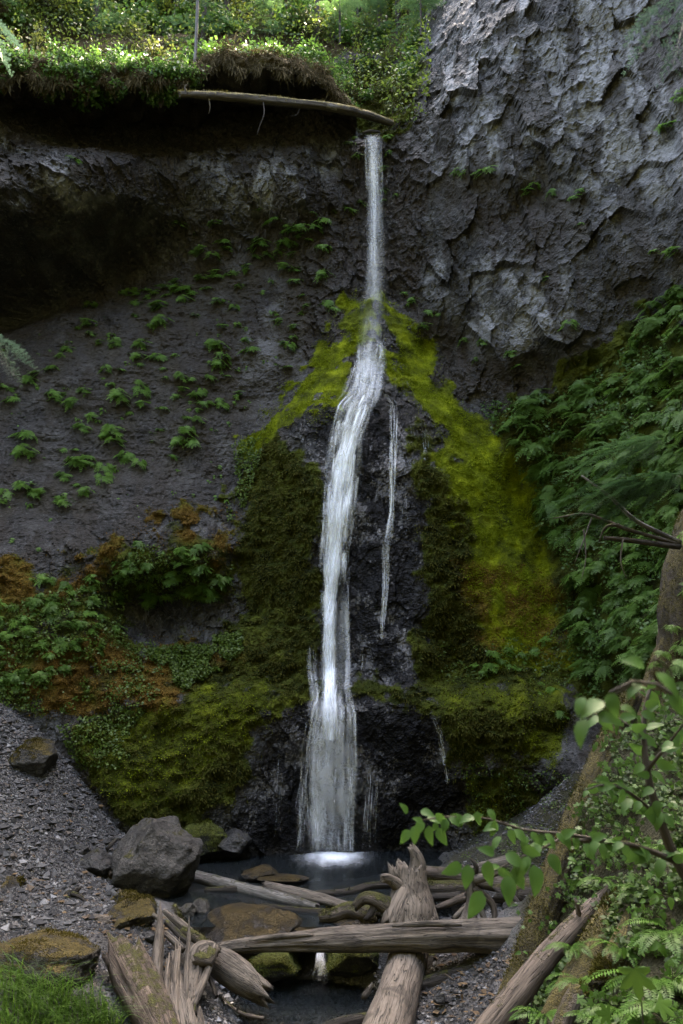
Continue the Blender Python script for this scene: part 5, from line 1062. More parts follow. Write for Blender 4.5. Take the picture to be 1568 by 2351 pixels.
ground_cover('ground_cover', [[(1100,930),(1300,900),(1568,700),(1568,1600),(1330,1600),(1270,1330),(1220,1120)]], 15000, 33, (.06, .14), mat=leaf_mat('bank_leaf', (.026, .068, .012), (.075, .15, .026), .5, .25))
ground_cover('ground_cover', [[(1000,1480),(1300,1450),(1310,1600),(1180,1570),(1000,1570)], [(1050,1740),(1330,1780),(1260,1950),(1110,1960)]], 1500, 34, (.04, .10))
ground_cover('ground_cover', [[(1040,1800),(1330,1740),(1330,1900),(1260,2000),(1120,2020),(1040,1960)]], 2600, 35, (.03, .08), 'ground')

# moss: short tufts and hanging drapes over the mossy rock
def moss_tufts(name, n, seed, mat, wt, ln=(.05, .14), down=.6, w=.016):
    r = np.random.default_rng(seed); pr = wt / wt.sum(); k = r.choice(len(wt), n, p=pr); p = verts[k] + r.uniform(-.03, .03, (n, 3))
    nn = cliff_n(p, .12); d = unit(nn + r.normal(0, .45, (n, 3)) + np.array((0, 0, -down))); L = r.uniform(*ln, (n, 1)); sd = unit(np.cross(d, r.normal(0, 1, (n, 3))))
    b = LeafB(); b.blades(p - nn * .015, d * L, sd * w * r.uniform(.7, 1.6, (n, 1)), r.random(n)); return obj(name, b.mesh(name), mat, kind='stuff')
inview = ((cu > -60) & (cu < 1640) & (cv > -60) & (cv < 2050)).astype(float)
MOSS_B = leaf_mat('moss_bright', (.10, .13, .007), (.26, .33, .014), .9, .15, spec=.1)
MOSS_D = leaf_mat('moss_dark', (.018, .022, .005), (.085, .085, .014), .9, .15, spec=.1)
MOSS_T = leaf_mat('moss_straw', (.026, .022, .010), (.125, .10, .045), .9, .15, spec=.1)
MOSS_O = leaf_mat('moss_orange', (.06, .035, .008), (.20, .11, .022), .9, .15, spec=.1)
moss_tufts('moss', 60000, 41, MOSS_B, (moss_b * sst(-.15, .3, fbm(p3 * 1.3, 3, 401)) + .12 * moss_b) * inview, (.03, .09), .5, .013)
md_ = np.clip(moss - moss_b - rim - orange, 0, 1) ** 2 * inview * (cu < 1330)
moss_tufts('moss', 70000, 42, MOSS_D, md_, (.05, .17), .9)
moss_tufts('moss', 14000, 43, MOSS_O, orange * inview + 1e-9, (.04, .11))
r = np.random.default_rng(44); n_ = 22000; uu_ = r.uniform(-60, 805, n_); tt_ = r.random((n_, 1)) ** 1.5; f0 = brow_foot(uu_); f1_ = np.stack([np.interp(uu_, bu, BFT[:, k_]) for k_ in range(3)], -1)
p = f0 * (1 - tt_) + f1_ * tt_ + np.stack((r.normal(0, .08, n_), -.25 - .5 * fbm(f0 * .8, 3, 131) - .2 * r.random(n_) , .5 * fbm(f0 * np.array((1.4, 1.4, .4)) + 5, 3, 139) + r.normal(0, .08, n_)), -1)
clump = sst(-.3, .3, fbm(np.stack((uu_ / 22., tt_[:, 0] * 2, 0 * uu_), -1), 2, 5)); L_ = (r.uniform(.1, .55, n_) * (.15 + 1.25 * clump ** 1.6))[:, None]
d = unit(r.normal(0, .28, (n_, 3)) + np.array((0, -.3, -1.)) * np.where(tt_ > .7, .3, 1)); sd = unit(np.cross(d, r.normal(0, 1, (n_, 3))))
b = LeafB(); b.blades(p, d * L_, sd * .016 * r.uniform(.6, 1.6, (n_, 1)), r.random(n_)); obj('turf_fringe', b.mesh('turf_fringe'), MOSS_T, kind='stuff')

# grass and fronds, bottom left
r = np.random.default_rng(9); px = in_poly([(-30,2245),(60,2225),(150,2265),(240,2300),(285,2330),(300,2380),(-30,2400)], 1150, 12)
p = ghit(px[:, 0], px[:, 1] + 12, 8, .03); b = LeafB()
for k in range(len(p)):
    L = r.uniform(.25, 1.05); a = r.normal(-.2, .9); lean = r.uniform(.5, 1.25); t = np.linspace(0, 1, 6)
    d = np.array((math.sin(a) * 1.1, -math.cos(a) * .5, 0))
    c = p[k] + np.outer(t, (0, 0, L)) * (1 - .45 * lean * t[:, None]) + np.outer(t ** 2 * lean * L, d)
    b.strip(c, unit(np.cross(d + (.001, 0, 0), (0, 0, 1.)))[None], (.009 + .007 * r.random()) * (1 - t ** 2 * .95), r.random())
obj('grass', b.mesh('grass'), leaf_mat('grass_blade', (.016, .05, .008), (.11, .21, .035), .5, .4), kind='stuff')

# leaf litter and bits of twig on the gravel
p_, r_ = sample_ground(POLY_SCREE + [[(200,2110),(420,2110),(400,2230),(250,2220)], [(940,2190),(1230,2180),(1180,2350),(900,2350)]], 260, 17)
b = LeafB(); n_ = len(p_); d = unit(r_.normal(0, 1, (n_, 3)) * np.array((1, 1, .15))); sd = unit(np.cross(d, (0, 0, 1.)) + r_.normal(0, .2, (n_, 3))); L_ = r_.uniform(.05, .22, (n_, 1)); thin = np.where(r_.random((n_, 1)) < .5, .08, .4)
b.blades(p_ + np.array((0, 0, .045)), d * L_, sd * L_ * thin, r_.random(n_)); obj('leaf_litter', b.mesh('leaf_litter'), leaf_mat('dead_leaf', (.05, .03, .016), (.22, .15, .08), .8, .1), kind='stuff')
# ---------------------------------------------------------------- the wood above the fall
BUSH = leaf_mat('bush_leaf', (.028, .072, .015), (.11, .225, .038), .42, .42, spec=.35)
TREE_L = leaf_mat('tree_leaf', (.06, .10, .016), (.26, .30, .04), .5, .55)
CONIF = leaf_mat('conifer_needle', (.03, .07, .026), (.10, .18, .06), .5, .45)
BUSHD = leaf_mat('undergrowth_leaf', (.03, .05, .012), (.11, .13, .03), .6, .45)
def tube_np(b, c, rad, nseg=7):
    c = np.asarray(c, float); T = unit(np.gradient(c, axis=0)); up = np.array((.3, .2, 1.)) if abs(T[0][2]) < .8 else np.array((1., .2, 0))
    N = unit(np.cross(T, up)); Bn = np.cross(T, N); th = np.linspace(0, 6.283, nseg, endpoint=False)
    V = c[:, None] + (np.cos(th)[None, :, None] * N[:, None] + np.sin(th)[None, :, None] * Bn[:, None]) * np.asarray(rad)[:, None, None]
    F = [(i * nseg + k, i * nseg + (k + 1) % nseg, (i + 1) * nseg + (k + 1) % nseg, (i + 1) * nseg + k) for i in range(len(c) - 1) for k in range(nseg)]
    s = np.arange(len(c)) * .3
    G = np.stack((np.cos(th)[None] * .15 + 0 * s[:, None], np.sin(th)[None] * .15 + 0 * s[:, None], s[:, None] + 0 * th[None]), -1).reshape(-1, 3)
    b.add(V.reshape(-1, 3), F, grain=G)
def leaves_at(b, p, r, s, up=.5):
    n = len(p); d = unit(r.normal(0, 1, (n, 3)) + np.array((0, -.1, -.2))); nn = unit(r.normal(0, .7, (n, 3)) + np.array((0, -.35, up)))
    sd = unit(np.cross(d, nn)); L = r.uniform(.7, 1.3, (n, 1)) * s; b.blades(p, d * L, sd * L * .32, r.random(n))
def bush(seed, w=1.0, h=.9, n=760, s=.18):
    r = np.random.default_rng(seed); b = LeafB(); st = MB(); pts = []
    for k in range(16):
        a = r.uniform(0, 6.28); R_ = w * r.uniform(.25, 1) ** .7; tip = np.array((R_ * math.cos(a), R_ * math.sin(a) * .8, h * r.uniform(.25, 1.0)))
        c = np.array([(0, 0, -.2), tip * (.4, .4, .6), tip]); tube_np(st, catmull(c, 5), np.linspace(.022, .006, 5), 5)
        m_ = n // 16; t = r.uniform(.35, 1.08, m_) ** .8; pts.append(tip * t[:, None] + r.normal(0, .13 * w, (m_, 3)))
    leaves_at(b, np.concatenate(pts), r, s); return b.mesh('foliage'), st.mesh('stems')
def broad_tree(seed, H=11, n=3800, s=.17, low=.12, spread=2.4):
    r = np.random.default_rng(seed); b = LeafB(); tk = MB(); lean = r.normal(0, .05, 2)
    tp = lambda t: np.array((lean[0] * H * t + .12 * math.sin(t * 5 + seed), lean[1] * H * t, H * t - .5))
    tube_np(tk, [tp(t) for t in np.linspace(0, 1, 14)], np.linspace(.16, .03, 14), 9); pts = []; lb = MB()
    for k in range(34):
        t = r.uniform(low, .98); a = r.uniform(0, 6.28); L = spread * (1 - .55 * t) * r.uniform(.5, 1.1); o = tp(t)
        tip = o + np.array((math.cos(a) * L, math.sin(a) * L, L * r.uniform(-.05, .5))); mid = (o + tip) / 2 + np.array((0, 0, .2))
        c = catmull([o, mid, tip], 6); tube_np(lb, c, np.linspace(.035, .008, 6), 5)
        q = n // 34; u_ = r.uniform(.3, 1.05, q); i = np.clip(u_ * 5, 0, 4.99); pts.append(c[i.astype(int)] * (1 - (i % 1))[:, None] + c[np.minimum(i.astype(int) + 1, 5)] * (i % 1)[:, None] + r.normal(0, .28, (q, 3)))
    leaves_at(b, np.concatenate(pts), r, s, .6); return b.mesh('crown'), tk.mesh('trunk'), lb.mesh('limbs')
def spray(b, o, d, L, r, nt=12, droop=.35, s=.10):
    """flat drooping conifer spray"""
    h = unit(np.array((d[0], d[1], 0))); sd = np.array((-h[1], h[0], 0)); t = np.linspace(0, 1, 8)[:, None]
    c = o + d * L * t + np.array((0, 0, -1.)) * droop * L * t * t
    b.strip(c, sd, .010 * (1.05 - t[:, 0]), .05)
    for k in range(nt):
        f = (k + .7) / nt; q = np.array([np.interp(f, t[:, 0], c[:, i]) for i in range(3)])
        for sg in (-1, 1):
            l2 = L * .42 * (1 - .8 * f) * r.uniform(.7, 1.15) + .05; dd = unit(d * .75 + sd * sg * .8 + r.normal(0, .12, 3)); m_ = max(4, int(l2 / .045)); tt = np.linspace(.05, 1, m_)[:, None]
            e = q + dd * l2 * tt + np.array((0, 0, -.3)) * l2 * tt * tt; s2 = unit(np.cross(dd, (0, 0, 1.)))
            for g_ in (-1, 1):
                b.blades(e, np.broadcast_to((s2 * g_ * .8 + dd * .6) * s, e.shape) * (1.1 - .5 * tt), np.broadcast_to(dd * s * .16, e.shape), r.random())
def conifer(seed, H=12, low=.06, spread=2.2, nb=46):
    r = np.random.default_rng(seed); b = LeafB(); tk = MB()
    tube_np(tk, [(.05 * math.sin(t * 4 + seed), 0, H * t - .6) for t in np.linspace(0, 1, 12)], np.linspace(.17, .02, 12), 9)
    for k in range(nb):
        t = low + (1 - low) * (k + r.random()) / nb; a = r.uniform(0, 6.28); L = spread * (1.02 - t) * r.uniform(.6, 1.1) + .2
        spray(b, np.array((0, 0, H * t - .6)), np.array((math.cos(a), math.sin(a), r.uniform(-.05, .25))), L, r, 8, .3, .14)
    return b.mesh('crown'), tk.mesh('trunk')
bushes = [bush(s, 1.05, 1.0) for s in range(4)]; under = [bush(20 + s, 1.0, 1.5, 700, .12) for s in range(3)]
for f_, s_ in bushes: f_.materials.append(BUSH); s_.materials.append(W_BARK)
for f_, s_ in under: f_.materials.append(BUSHD); s_.materials.append(W_BARK)
btrees = [broad_tree(50 + s) for s in range(3)]; ctrees = [conifer(60 + s) for s in range(3)]
for c_, t_, l_ in btrees: c_.materials.append(TREE_L); t_.materials.append(W_BARK); l_.materials.append(W_BARK)
for c_, t_ in ctrees: c_.materials.append(CONIF); t_.materials.append(W_BARK)
PALEB = wood_mat('pale_bark', (.10, .10, .11), (.2, .2, .21), (.36, .36, .37), 0)
def plant(name, parts, names, u, v, s, label, cat, group, y_from=29, rz=None, lift=0):
    p = hit(u, v, y_from)[0]; t = thing(name, label, cat, tuple(p + np.array((0, .1, lift))), group, random.uniform(0, 6.28) if rz is None else rz); t.scale = (s, s, s)
    for n_, me in zip(names, parts): obj(n_, me, None, t)
    return t
rs = random.Random(3)
def on_brow(name, parts, names, u, back, s, label, cat, group, dz=0):
    p = brow_at(u); t = thing(name, label, cat, (p[0], p[1] + back, p[2] + .45 * back + dz), group, rs.uniform(0, 6.28)); t.scale = (s, s, s)
    for n_, me in zip(names, parts): obj(n_, me, None, t)
for k in range(46):
    u = -25 + k * 17.8 + rs.uniform(-9, 9); left = u < 440
    on_brow('bush', bushes[k % 4], ('foliage', 'stems'), u, rs.uniform(-.7, .2) if left else rs.uniform(.3, 1.0), rs.uniform(.5, .95) if left else rs.uniform(.4, .75), 'glossy green leafy bush on the cliff brow ' + ('left of the fallen log' if left else 'above the fallen log'), 'bush', 'bushes along the brow ' + ('left' if left else 'middle'), rs.uniform(-1.5, .0) if left else rs.uniform(-.4, 0))
for k in range(40):
    u = -30 + k * 20.5 + rs.uniform(-10, 10); on_brow('bush', (bushes + under)[k % 7], ('foliage', 'stems'), u, rs.uniform(1.2, 3.6), rs.uniform(.7, 1.3), 'taller shrub standing behind the bushes of the brow', 'bush', 'second row of shrubs on the brow', -.2)
for k in range(44):
    u = rs.uniform(-60, 970); v = rs.uniform(10, 105)
    plant('bush', (bushes + under)[k % 7], ('foliage', 'stems'), u, v, rs.uniform(.9, 1.5), 'loose shrub in the wood ' + (wz := 'above the left end of the brow' if u < 300 else 'behind the thin pale trunk' if u < 560 else 'right of centre behind the brow' if u < 760 else 'at the head of the gully'), 'bush', 'undergrowth ' + wz)
for k, (u, v, s) in enumerate([(790,200,.7),(820,160,.8),(900,150,.9),(940,190,.75),(930,240,.6),(800,250,.5),(880,215,.7),(950,120,.9),(860,120,.9),(905,260,.5),(780,170,.6),(965,220,.6),(840,230,.55),(790,225,.55),(955,160,.8)]):
    plant('bush', (bushes + under)[(k * 3) % 7], ('foliage', 'stems'), u, v, s, 'bright bush in the steep gully above the waterfall lip', 'bush', 'bushes in the gully above the lip', 31)
for k in range(26):
    u = -80 + k * 42 + rs.uniform(-16, 16); v = rs.choice((95, 70, 40, 20, 5)) + rs.uniform(-10, 10); c = k % 2
    if c: plant('conifer_tree', ctrees[k % 3], ('crown', 'trunk'), u, v, rs.uniform(.7, 1.2), 'drooping conifer in the wood above the waterfall', 'tree', 'conifers above the fall')
    else: plant('broadleaf_tree', btrees[k % 3], ('crown', 'trunk', 'limbs'), u, v, rs.uniform(.8, 1.3), 'slender broadleaf tree in the wood above the waterfall', 'tree', 'broadleaf trees above the fall')
for u, v, s, lb in [(447,118,.5,'thin pale bare trunk rising from the brow above the fallen log'), (402,60,.9,'pale grey trunk among the trees left of the thin bare trunk'), (727,95,1.0,'dark slim trunk above the waterfall gully'), (560,60,.9,'dim trunk in the wood behind the brow'), (300,40,.9,'dim brown trunk in the wood above the left bushes'), (640,50,.8,'dim leaning trunk right of centre in the wood')]:
    p = hit(u, v, 29)[0] if u != 447 else brow_at(447); t = thing('tree', lb, 'tree', tuple(p)); b_ = MB(); tube_np(b_, [(.04 * math.sin(q * 5), 0, q * 13 - .4) for q in np.linspace(0, 1, 14)], np.linspace(.15, .06, 14) * s, 10); obj('trunk', b_.mesh('trunk'), PALEB if 'pale' in lb else W_BARK, t)
    cr = obj('crown', ctrees[0][0], None, t); cr.location = (0, 0, 4.5); cr.scale = (.7, .7, .8)
r = np.random.default_rng(88); px = np.stack((r.uniform(-70, 985, 16000), r.uniform(-25, 290, 16000)), -1); px = px[(px[:, 1] < 150) | (px[:, 0] > 770)]
p = hit(px[:, 0], px[:, 1], 33.5, .12); b = LeafB(); p = p + np.array((0, -1., .8)) * r.uniform(0, 1.3, (len(p), 1)); keep = fbm(p * .7, 3, 4) > -.2; leaves_at(b, p[keep], r, .17, .4); obj('undergrowth', b.mesh('undergrowth'), leaf_mat('wild_undergrowth', (.026, .062, .012), (.14, .20, .032), .5, .5), kind='stuff')
# far wood closing the hillside
for k in range(11):
    u = -200 + k * 120 + rs.uniform(-20, 20); p = P(u, -20, 47 + (k % 3) * 4); p[2] -= 4 + rs.uniform(0, 4)
    c = k % 3 == 0; t = thing('conifer_tree' if c else 'broadleaf_tree', 'tall %s tree in the far wood behind the gully' % ('conifer' if c else 'broadleaf'), 'tree', tuple(p), 'far trees behind the gully', rs.uniform(0, 6)); t.scale = (1.5,) * 3
    for n_, me in zip(('crown', 'trunk', 'limbs'), ctrees[k % 3] if c else btrees[k % 3]): obj(n_, me, None, t)

# ---------------------------------------------------------------- right bank plants near the viewer
fronds = [sword_frond(s, 1.0) for s in range(4)]
for x in fronds: x.materials.append(FERN_B)
def sword_fern(u, v, y, L, label, n=9, az0=-1.57, spread=1.6, group=None):
    p = P(u, v, y); t = thing('sword_fern', label, 'fern', tuple(p), group)
    for k in range(n):
        o = obj('frond', fronds[k % 4], None, t); s = L * rs.uniform(.75, 1.1); o.scale = (s, s, s); o.rotation_euler = (rs.uniform(-.35, .35), rs.uniform(-.35, .15), az0 + (k / max(1, n - 1) - .5) * 2 * spread + rs.uniform(-.15, .15))
for u, v, y, L, lb in [(1330,2250,12.2,.62,'bright sword fern spilling over the slender tan trunk'), (1250,2330,12,.55,'sword fern at the foot of the slender tan trunk'), (1420,2180,11.8,.6,'sword fern between the two mossy trunks'), (1310,2175,12.8,.5,'small sword fern on the thick mossy trunk'),
                       (1540,2140,10.5,.9,'long-fronded sword fern at the right edge below the dark sapling'), (1500,2260,10,.85,'drooping sword fern near the lower right corner'), (1560,2330,9.3,.8,'sword fern in the lower right corner'), (1440,2330,10.3,.7,'sword fern at the bottom edge right of the rotten trunk'), (1470,2050,12.4,.6,'sword fern above the short mossy stump'), (1380,2020,13.6,.5,'sword fern behind the tip of the slender tan trunk'),
                       (1560,1960,11.5,.7,'sword fern at the right edge beside the bent sapling stem'), (1360,2340,11.2,.55,'sword fern between the rotten trunk and the tan trunk'), (1210,2085,21.5,.5,'small green fern behind the level log beside the leaning trunk')]:
    sword_fern(u, v, y, L, lb)
# broad leaves
def leaf_shape(kind=0, L=1.0):
    t = np.linspace(0, 1, 8)
    wd = (np.sin(np.clip(t ** .72, 0, 1) * math.pi) ** .8 * .30 * (1 - .25 * t)) if kind == 0 else None
    if kind == 0:
        c = np.stack((t * L, 0 * t, .10 * L * np.sin(t * 2.4) - .14 * L * t * t), -1); V = [c]; 
        for sg in (-1, 1): V.append(c + np.stack((-.02 * t, sg * wd * L, wd * .28 * L + .012 * np.sin(t * 40)), -1))
        F = []
        for i in range(7): F += [(i, i + 1, 8 + i + 1, 8 + i), (i, 16 + i, 16 + i + 1, i + 1)]
        V = np.concatenate(V)
    else:   # lobed maple-like leaf
        a = np.linspace(-2.6, 2.6, 43); lobe = np.maximum.reduce([np.clip(1 - np.abs(a - c_) / w_, 0, 1) ** .8 * h_ for c_, w_, h_ in ((0, .5, .56), (.95, .45, .5), (-.95, .45, .5), (1.9, .4, .34), (-1.9, .4, .34))])
        rr_ = L * (.24 + lobe * .62) * np.array([1.0 if i % 2 else .9 for i in range(43)])
        V = np.concatenate(([[0, 0, 0]], np.stack((rr_ * np.cos(a) + .12, rr_ * np.sin(a), -.3 * rr_ ** 2 / L + .03 * np.cos(a * 6.6)), -1))); F = [(0, i, i + 1) for i in range(1, 43)]
    return mesh('leaf', V, F, True, {'rnd': np.full(len(V), .5)})
LEAF_S = leaf_mat('shrub_leaf', (.018, .062, .012), (.075, .16, .034), .5, .38, spec=.15, attr='rnd')
LEAF_G = leaf_mat('bank_broad_leaf', (.026, .075, .012), (.10, .20, .03), .45, .4)
leafA = leaf_shape(0); leafA.materials.append(LEAF_S); leafM = leaf_shape(1); leafM.materials.append(LEAF_G); leafB = leaf_shape(0); leafB.materials.append(LEAF_G)
def place_leaf(me, parent, p, size, ang, tilt=.5, roll=0.0, loc=None):
    """size: leaf length; ang: direction in the upright plane facing the viewer (0 = right, -pi/2 = down)"""
    d = Vector((math.cos(ang), -.25, math.sin(ang))).normalized(); n = Vector((roll, -math.cos(tilt), math.sin(tilt))); n = (n - n.dot(d) * d).normalized(); s = n.cross(d)
    o = obj('leaf', me, None, parent); M = Matrix((d, s, n)).transposed().to_4x4()
    o.matrix_basis = Matrix.Translation(Vector(p) - Vector(loc)) @ M @ Matrix.Scale(size, 4)
def shrub(name, label, stems, leaves, y0_, mat=W_DARK, me=leafA, cat='shrub', per=None):
    """stems: (part name, points, radii); leaves hang on the nearest branch as its sub-parts"""
    loc = P(*stems[0][1][0]); t = thing(name, label, cat, tuple(loc)); br = []
    for n_, q, r_ in stems: br.append((limb(n_, as_pts(q), r_, mat, t, loc, nseg=9, lump=.05, rag=(0, 0))[0], catmull(as_pts(q), 30)))
    for u, v, px_, ang, y in leaves:
        p = P(u, v, y); tt = y / (CP - (1175.5 - v) / FP * SP); px_ *= .9
        b_ = min(br, key=lambda q: ((q[1] - p) ** 2).sum(1).min())[0]
        place_leaf(me, b_, p, px_ / FP * tt, ang, rs.uniform(-.1, 1.3), rs.uniform(-.9, .9), loc)
    return t
def along(q, n, px_, spread=26, y_j=.15):
    c = catmull(np.array(q, float), 60); out = []
    for k in range(n):
        u, v, y = c[min(59, int((k + rs.random()) / n * 60))]; sg = rs.choice((-1, 1)); out.append((u + rs.uniform(-8, 8), v + rs.uniform(-4, 10), px_ * rs.uniform(.7, 1.2), rs.choice((-.5, -2.6, -1.2, -1.9, .3, 2.9)) + rs.uniform(-.3, .3), y + rs.uniform(-y_j, y_j)))
    return out
s1 = [(1580,2020,4.6),(1545,1960,4.6),(1515,1880,4.6),(1485,1770,4.6),(1478,1640,4.7),(1500,1560,4.8)]
b1 = [(1545,1975,4.6),(1470,1945,4.5),(1400,1932,4.4),(1330,1930,4.35)]; b2 = [(1400,1932,4.4),(1300,1915,4.3),(1200,1905,4.25),(1120,1880,4.2),(1030,1875,4.15),(960,1885,4.1)]
b3 = [(1300,1918,4.3),(1240,1950,4.2),(1180,1975,4.15),(1120,2010,4.1)]; b4 = [(1515,1880,4.6),(1460,1830,4.5),(1400,1800,4.45),(1340,1815,4.4)]; b5 = [(1485,1770,4.6),(1540,1700,4.5),(1580,1650,4.4)]; b6 = [(1480,1700,4.65),(1420,1650,4.5),(1360,1640,4.4)]
big = [(940,1905,44,-2.2,4.1),(955,1895,48,-1.7,4.1),(985,1895,52,-1.45,4.1),(1005,1900,50,-1.1,4.1),(935,1868,36,2.2,4.1),(965,1862,40,-.3,4.1),(1000,1868,40,-.6,4.1),(1050,1868,36,-1.3,4.15),(1095,1862,38,-1.4,4.15),(1120,1858,36,-1.0,4.2),(1075,1985,62,-1.75,4.1),(1120,1975,66,-1.5,4.1),(1165,2010,74,-1.6,4.05),(1105,2045,78,-2.1,4.0),(1180,1990,60,-1.2,4.1),(1160,1960,60,-.6,4.1),(1225,1985,80,-1.6,4.1),(1060,1985,60,-2.8,4.1),(1135,1960,50,2.8,4.1),(1200,1945,50,-.4,4.15),(1240,1940,46,-2.3,4.2),(1150,1920,46,-2.2,4.2),(1180,1905,46,-.8,4.2),(1210,1920,44,-1.9,4.2),(1260,1960,58,-1.1,4.2)]
shrub('leafy_shrub', 'leafy shrub reaching its long thin branch over the log jam from the right', [('stem', s1, [.028,.026,.022,.018,.012,.008]), ('branch', b1, [.018,.014,.011,.009]), ('branch', b2, [.010,.008,.007,.006,.005,.003]), ('branch', b3, [.008,.006,.005,.003]), ('branch', b4, [.012,.009,.007,.004]), ('branch', b5, [.010,.007,.004]), ('branch', b6, [.009,.007,.004])],
      big + along(b1, 16, 48) + along(b2, 26, 40) + along(b3, 8, 46) + along(b4, 18, 46) + along(b5, 12, 50) + along(b6, 10, 46) + along(s1[2:], 16, 46), 4.4)
n1_ = [(1600,1640,2.3),(1540,1590,2.3),(1470,1560,2.3),(1400,1590,2.3)]; n2_ = [(1540,1590,2.3),(1540,1540,2.3),(1500,1510,2.3)]; n3_ = [(1450,1570,2.3),(1390,1610,2.3),(1350,1650,2.3)]
shrub('near_branch', 'blurred leafy branch tip hanging closest to the viewer at the right edge', [('branch', n1_, [.006,.005,.004,.003]), ('branch', n2_, [.004,.003,.002]), ('branch', n3_, [.004,.003,.002])],
      [(1505,1545,86,-.9,2.25),(1540,1520,90,-.5,2.25),(1480,1530,70,2.9,2.3),(1345,1650,80,-1.9,2.3),(1385,1610,84,-2.6,2.3),(1400,1590,70,-1.4,2.3),(1340,1600,56,-2.0,2.3),(1470,1570,60,-2.4,2.3),(1540,1590,66,-1.2,2.3),(1425,1620,50,-.6,2.3),(1370,1640,60,-.4,2.3)], 2.3, cat='branch')
# leafy herbs on the bank: every leaf its own
def lab_bank(u, v):
    if v < 1700: return 'broad-leaved plant below the leaning tree base at the right edge'
    if v < 1830: return 'broad-leaved plant beside the upper end of the leaning mossy trunk'
    if v < 1960: return 'broad-leaved plant behind the leafy shrub branch, ' + ('next to the leaning trunk' if u < 1430 else 'by the shrub stem')
    if u < 1310: return 'small leafy plant growing on the leaning mossy trunk'
    if v < 2110: return 'broad-leaved plant above the tips of the tan and mossy trunks'
    return 'broad-leaved plant among the sword ferns near the lower right corner'
def herb(u, v, y, n, size, me, label, group, spread=40):
    p0 = P(u, v, y); t = thing('bank_plant', label, 'plant', tuple(p0), group); tt = y / (CP - (1175.5 - v) / FP * SP)
    b_ = MB()
    for k in range(n):
        uu, vv = u + rs.gauss(0, spread), v - rs.uniform(0, spread * 1.5); q = P(uu, vv, y + rs.uniform(-.25, .15)); tube_np(b_, [np.zeros(3), (q - p0) * .5 + np.array((0, 0, .03)), q - p0], [.004, .003, .002], 4)
        place_leaf(me, t, q, size * rs.uniform(.7, 1.25), rs.choice((-.4, -2.7, -1.3, -1.8)) + rs.uniform(-.4, .4), rs.uniform(.3, 1.2), rs.uniform(-.4, .4), p0)
    obj('stems', b_.mesh('stems'), W_BARK, t)
k = 0
for u, v, y in [(1400,1720,15.5),(1450,1700,15),(1500,1680,14.5),(1550,1720,14),(1420,1780,14.5),(1480,1760,14),(1540,1800,13),(1400,1850,14.5),(1460,1840,13.5),(1520,1880,12.5),(1440,1920,13.5),(1380,1920,14.6),(1560,1900,12),(1500,1960,12),(1430,1990,13),(1340,2000,15),(1300,2060,15.2),(1350,2080,14.4),(1520,2040,11.5),(1560,2080,11),(1260,2140,15.2),(1280,2220,14.6),(1410,2290,10.8),(1500,2180,10.8),(1560,2240,10),(1470,2350,9.8),(1530,2350,9.3),(1250,2250,14.9),(1340,1880,15.5),(1550,1640,14.2),(1500,1620,15),(1480,2120,11.5)]:
    herb(u + rs.uniform(-20, 20), v + rs.uniform(-15, 15), y - .5, 9, rs.uniform(.08, .13), leafB if k % 2 else leafM, lab_bank(u, v), 'bank: ' + lab_bank(u, v), 34); herb(u, v, y, 11, rs.uniform(.09, .15), leafM if k % 3 else leafB, lab_bank(u, v), 'bank: ' + lab_bank(u, v), 26); k += 1
tb_v = [1180, 1330, 1520, 1700]; tb_u = [1630, 1592, 1562, 1530]; tb_y = [19.8, 19.3, 18.8, 18.2]
for k in range(20):
    v = rs.uniform(1190, 1680); du = rs.uniform(-52, 25); u = np.interp(v, tb_v, tb_u) + du; yc = np.interp(v, tb_v, tb_y); y = yc - math.sqrt(max(.02, .38 - (du / 104.) ** 2))
    o = obj('bank_fern', ferns_R[k % 6] if k % 3 else ferns_L[k % 6], label='fern growing on the mossy leaning tree base at the right edge', cat='fern', group='ferns on the tree base', loc=tuple(P(u, v, y))); o.scale = (rs.uniform(.3, .6),) * 3; o.rotation_euler = (0, 0, rs.uniform(-.8, .8))
shrub('maple_sprig', 'large pale yellow-green lobed leaf in the lower right corner', [('stem', [(1480,2420,6.6),(1475,2330,6.6),(1470,2270,6.6)], [.008,.006,.004])], [(1455,2225,110,-1.5,6.6),(1510,2300,80,-.6,6.5),(1400,2330,60,2.9,6.7)], 6.6, me=leafM, cat='sapling')
ground_cover('bank_cover', [[(1240,2100),(1330,1900),(1420,1700),(1500,1600),(1600,1600),(1600,2400),(1150,2400)]], 24000, 51, (.035, .10), 'ground', leaf_mat('bank_moss_leaf', (.014, .034, .007), (.065, .12, .02), .5, .3))
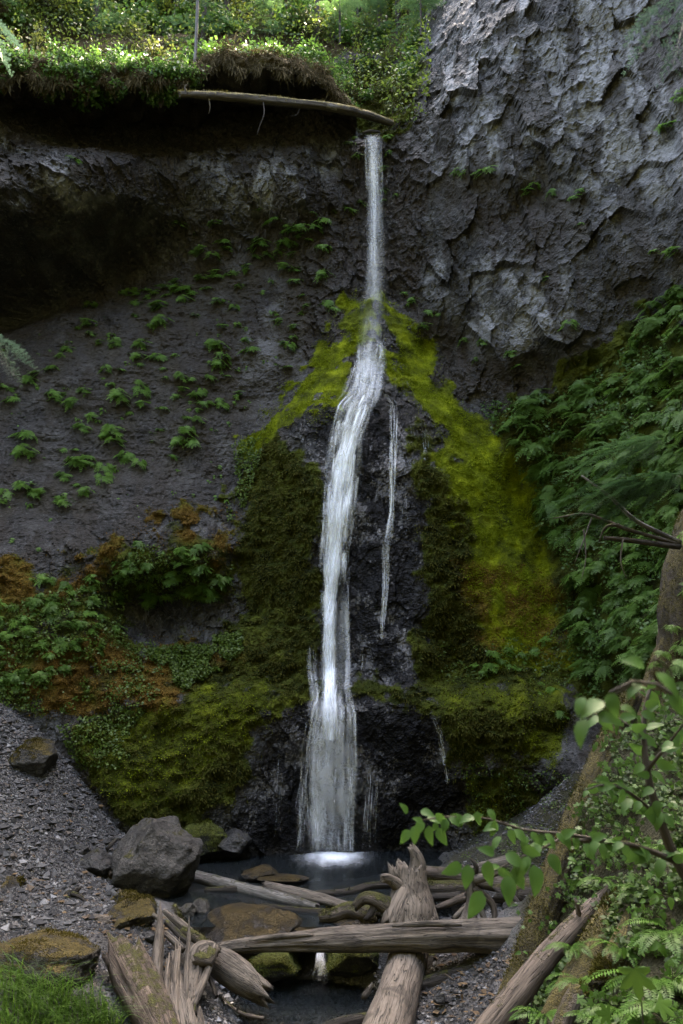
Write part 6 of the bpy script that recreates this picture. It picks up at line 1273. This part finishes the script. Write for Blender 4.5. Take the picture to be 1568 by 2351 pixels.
# conifer boughs
def bough(u, v, y, dirs, label, name='conifer_bough', L=.9, mat=CONIF, s=.07, nt=14):
    p0 = P(u, v, y); t = thing(name, label, 'branch', tuple(p0)); r = np.random.default_rng(int(u + v))
    for k, (a, l, dr) in enumerate(dirs):
        b_ = LeafB(); spray(b_, np.zeros(3), np.array((math.cos(a), -.15, math.sin(a))), l, r, nt, dr, s); obj('spray', b_.mesh('spray'), mat, t)
HEM = leaf_mat('hemlock_needle', (.022, .055, .022), (.055, .115, .040), .5, .35)
BLUE = leaf_mat('grey_green_needle', (.018, .042, .030), (.05, .09, .065), .5, .35)
bough(1600,-40,4.0, [(-2.4,.5,.3),(-2.0,.45,.3),(-1.75,.42,.2),(-2.7,.4,.4)], 'blurred grey-green conifer bough hanging into the top right corner', mat=BLUE, s=.035)
bough(-25,775,4.6, [(-.35,.24,.35),(-.8,.22,.3),(-.05,.2,.5)], 'blurred conifer bough tip poking in at the left edge', mat=BLUE, s=.03)
bough(-30,40,4.6, [(-1.1,.3,.2),(-.5,.2,.4)], 'blurred conifer bough tip in the top left corner', mat=BLUE, s=.03)
for u, v, y, lb in [(1520,1010,17.5,'upper'), (1560,1090,17,'middle'), (1480,1110,17.5,'lowest')]:
    bough(u, v, y, [(math.pi + .15, 2.3, .25), (math.pi + .35, 2.0, .25), (math.pi - .05, 1.9, .3), (math.pi + .6, 1.4, .2)], 'feathery hemlock bough over the fern bank, %s of three' % lb, mat=HEM, s=.10, nt=20)
for k, (u, v) in enumerate([(870,30),(820,60),(905,60),(780,110),(960,90),(930,20)]):
    p = hit(u, v, 31)[0] + np.array((0, -1.5, 1.0)); t = thing('conifer_bough', 'sunlit feathery young conifer in the gully above the lip', 'tree', tuple(p), 'young conifers in the gully'); r = np.random.default_rng(k)
    for a in np.linspace(0, 5.6, 7):
        b_ = LeafB(); spray(b_, np.zeros(3), np.array((math.cos(a), math.sin(a), .25)), 1.3, r, 10, .4, .12); o = obj('spray', b_.mesh('spray'), CONIF, t); o.location.z = r.uniform(-.8, .8)
    b_ = MB(); tube_np(b_, [(0, 0, -2.0), (0, 0, 0), (0, 0, 1.6)], [.06, .05, .02], 7); obj('trunk', b_.mesh('trunk'), W_BARK, t)
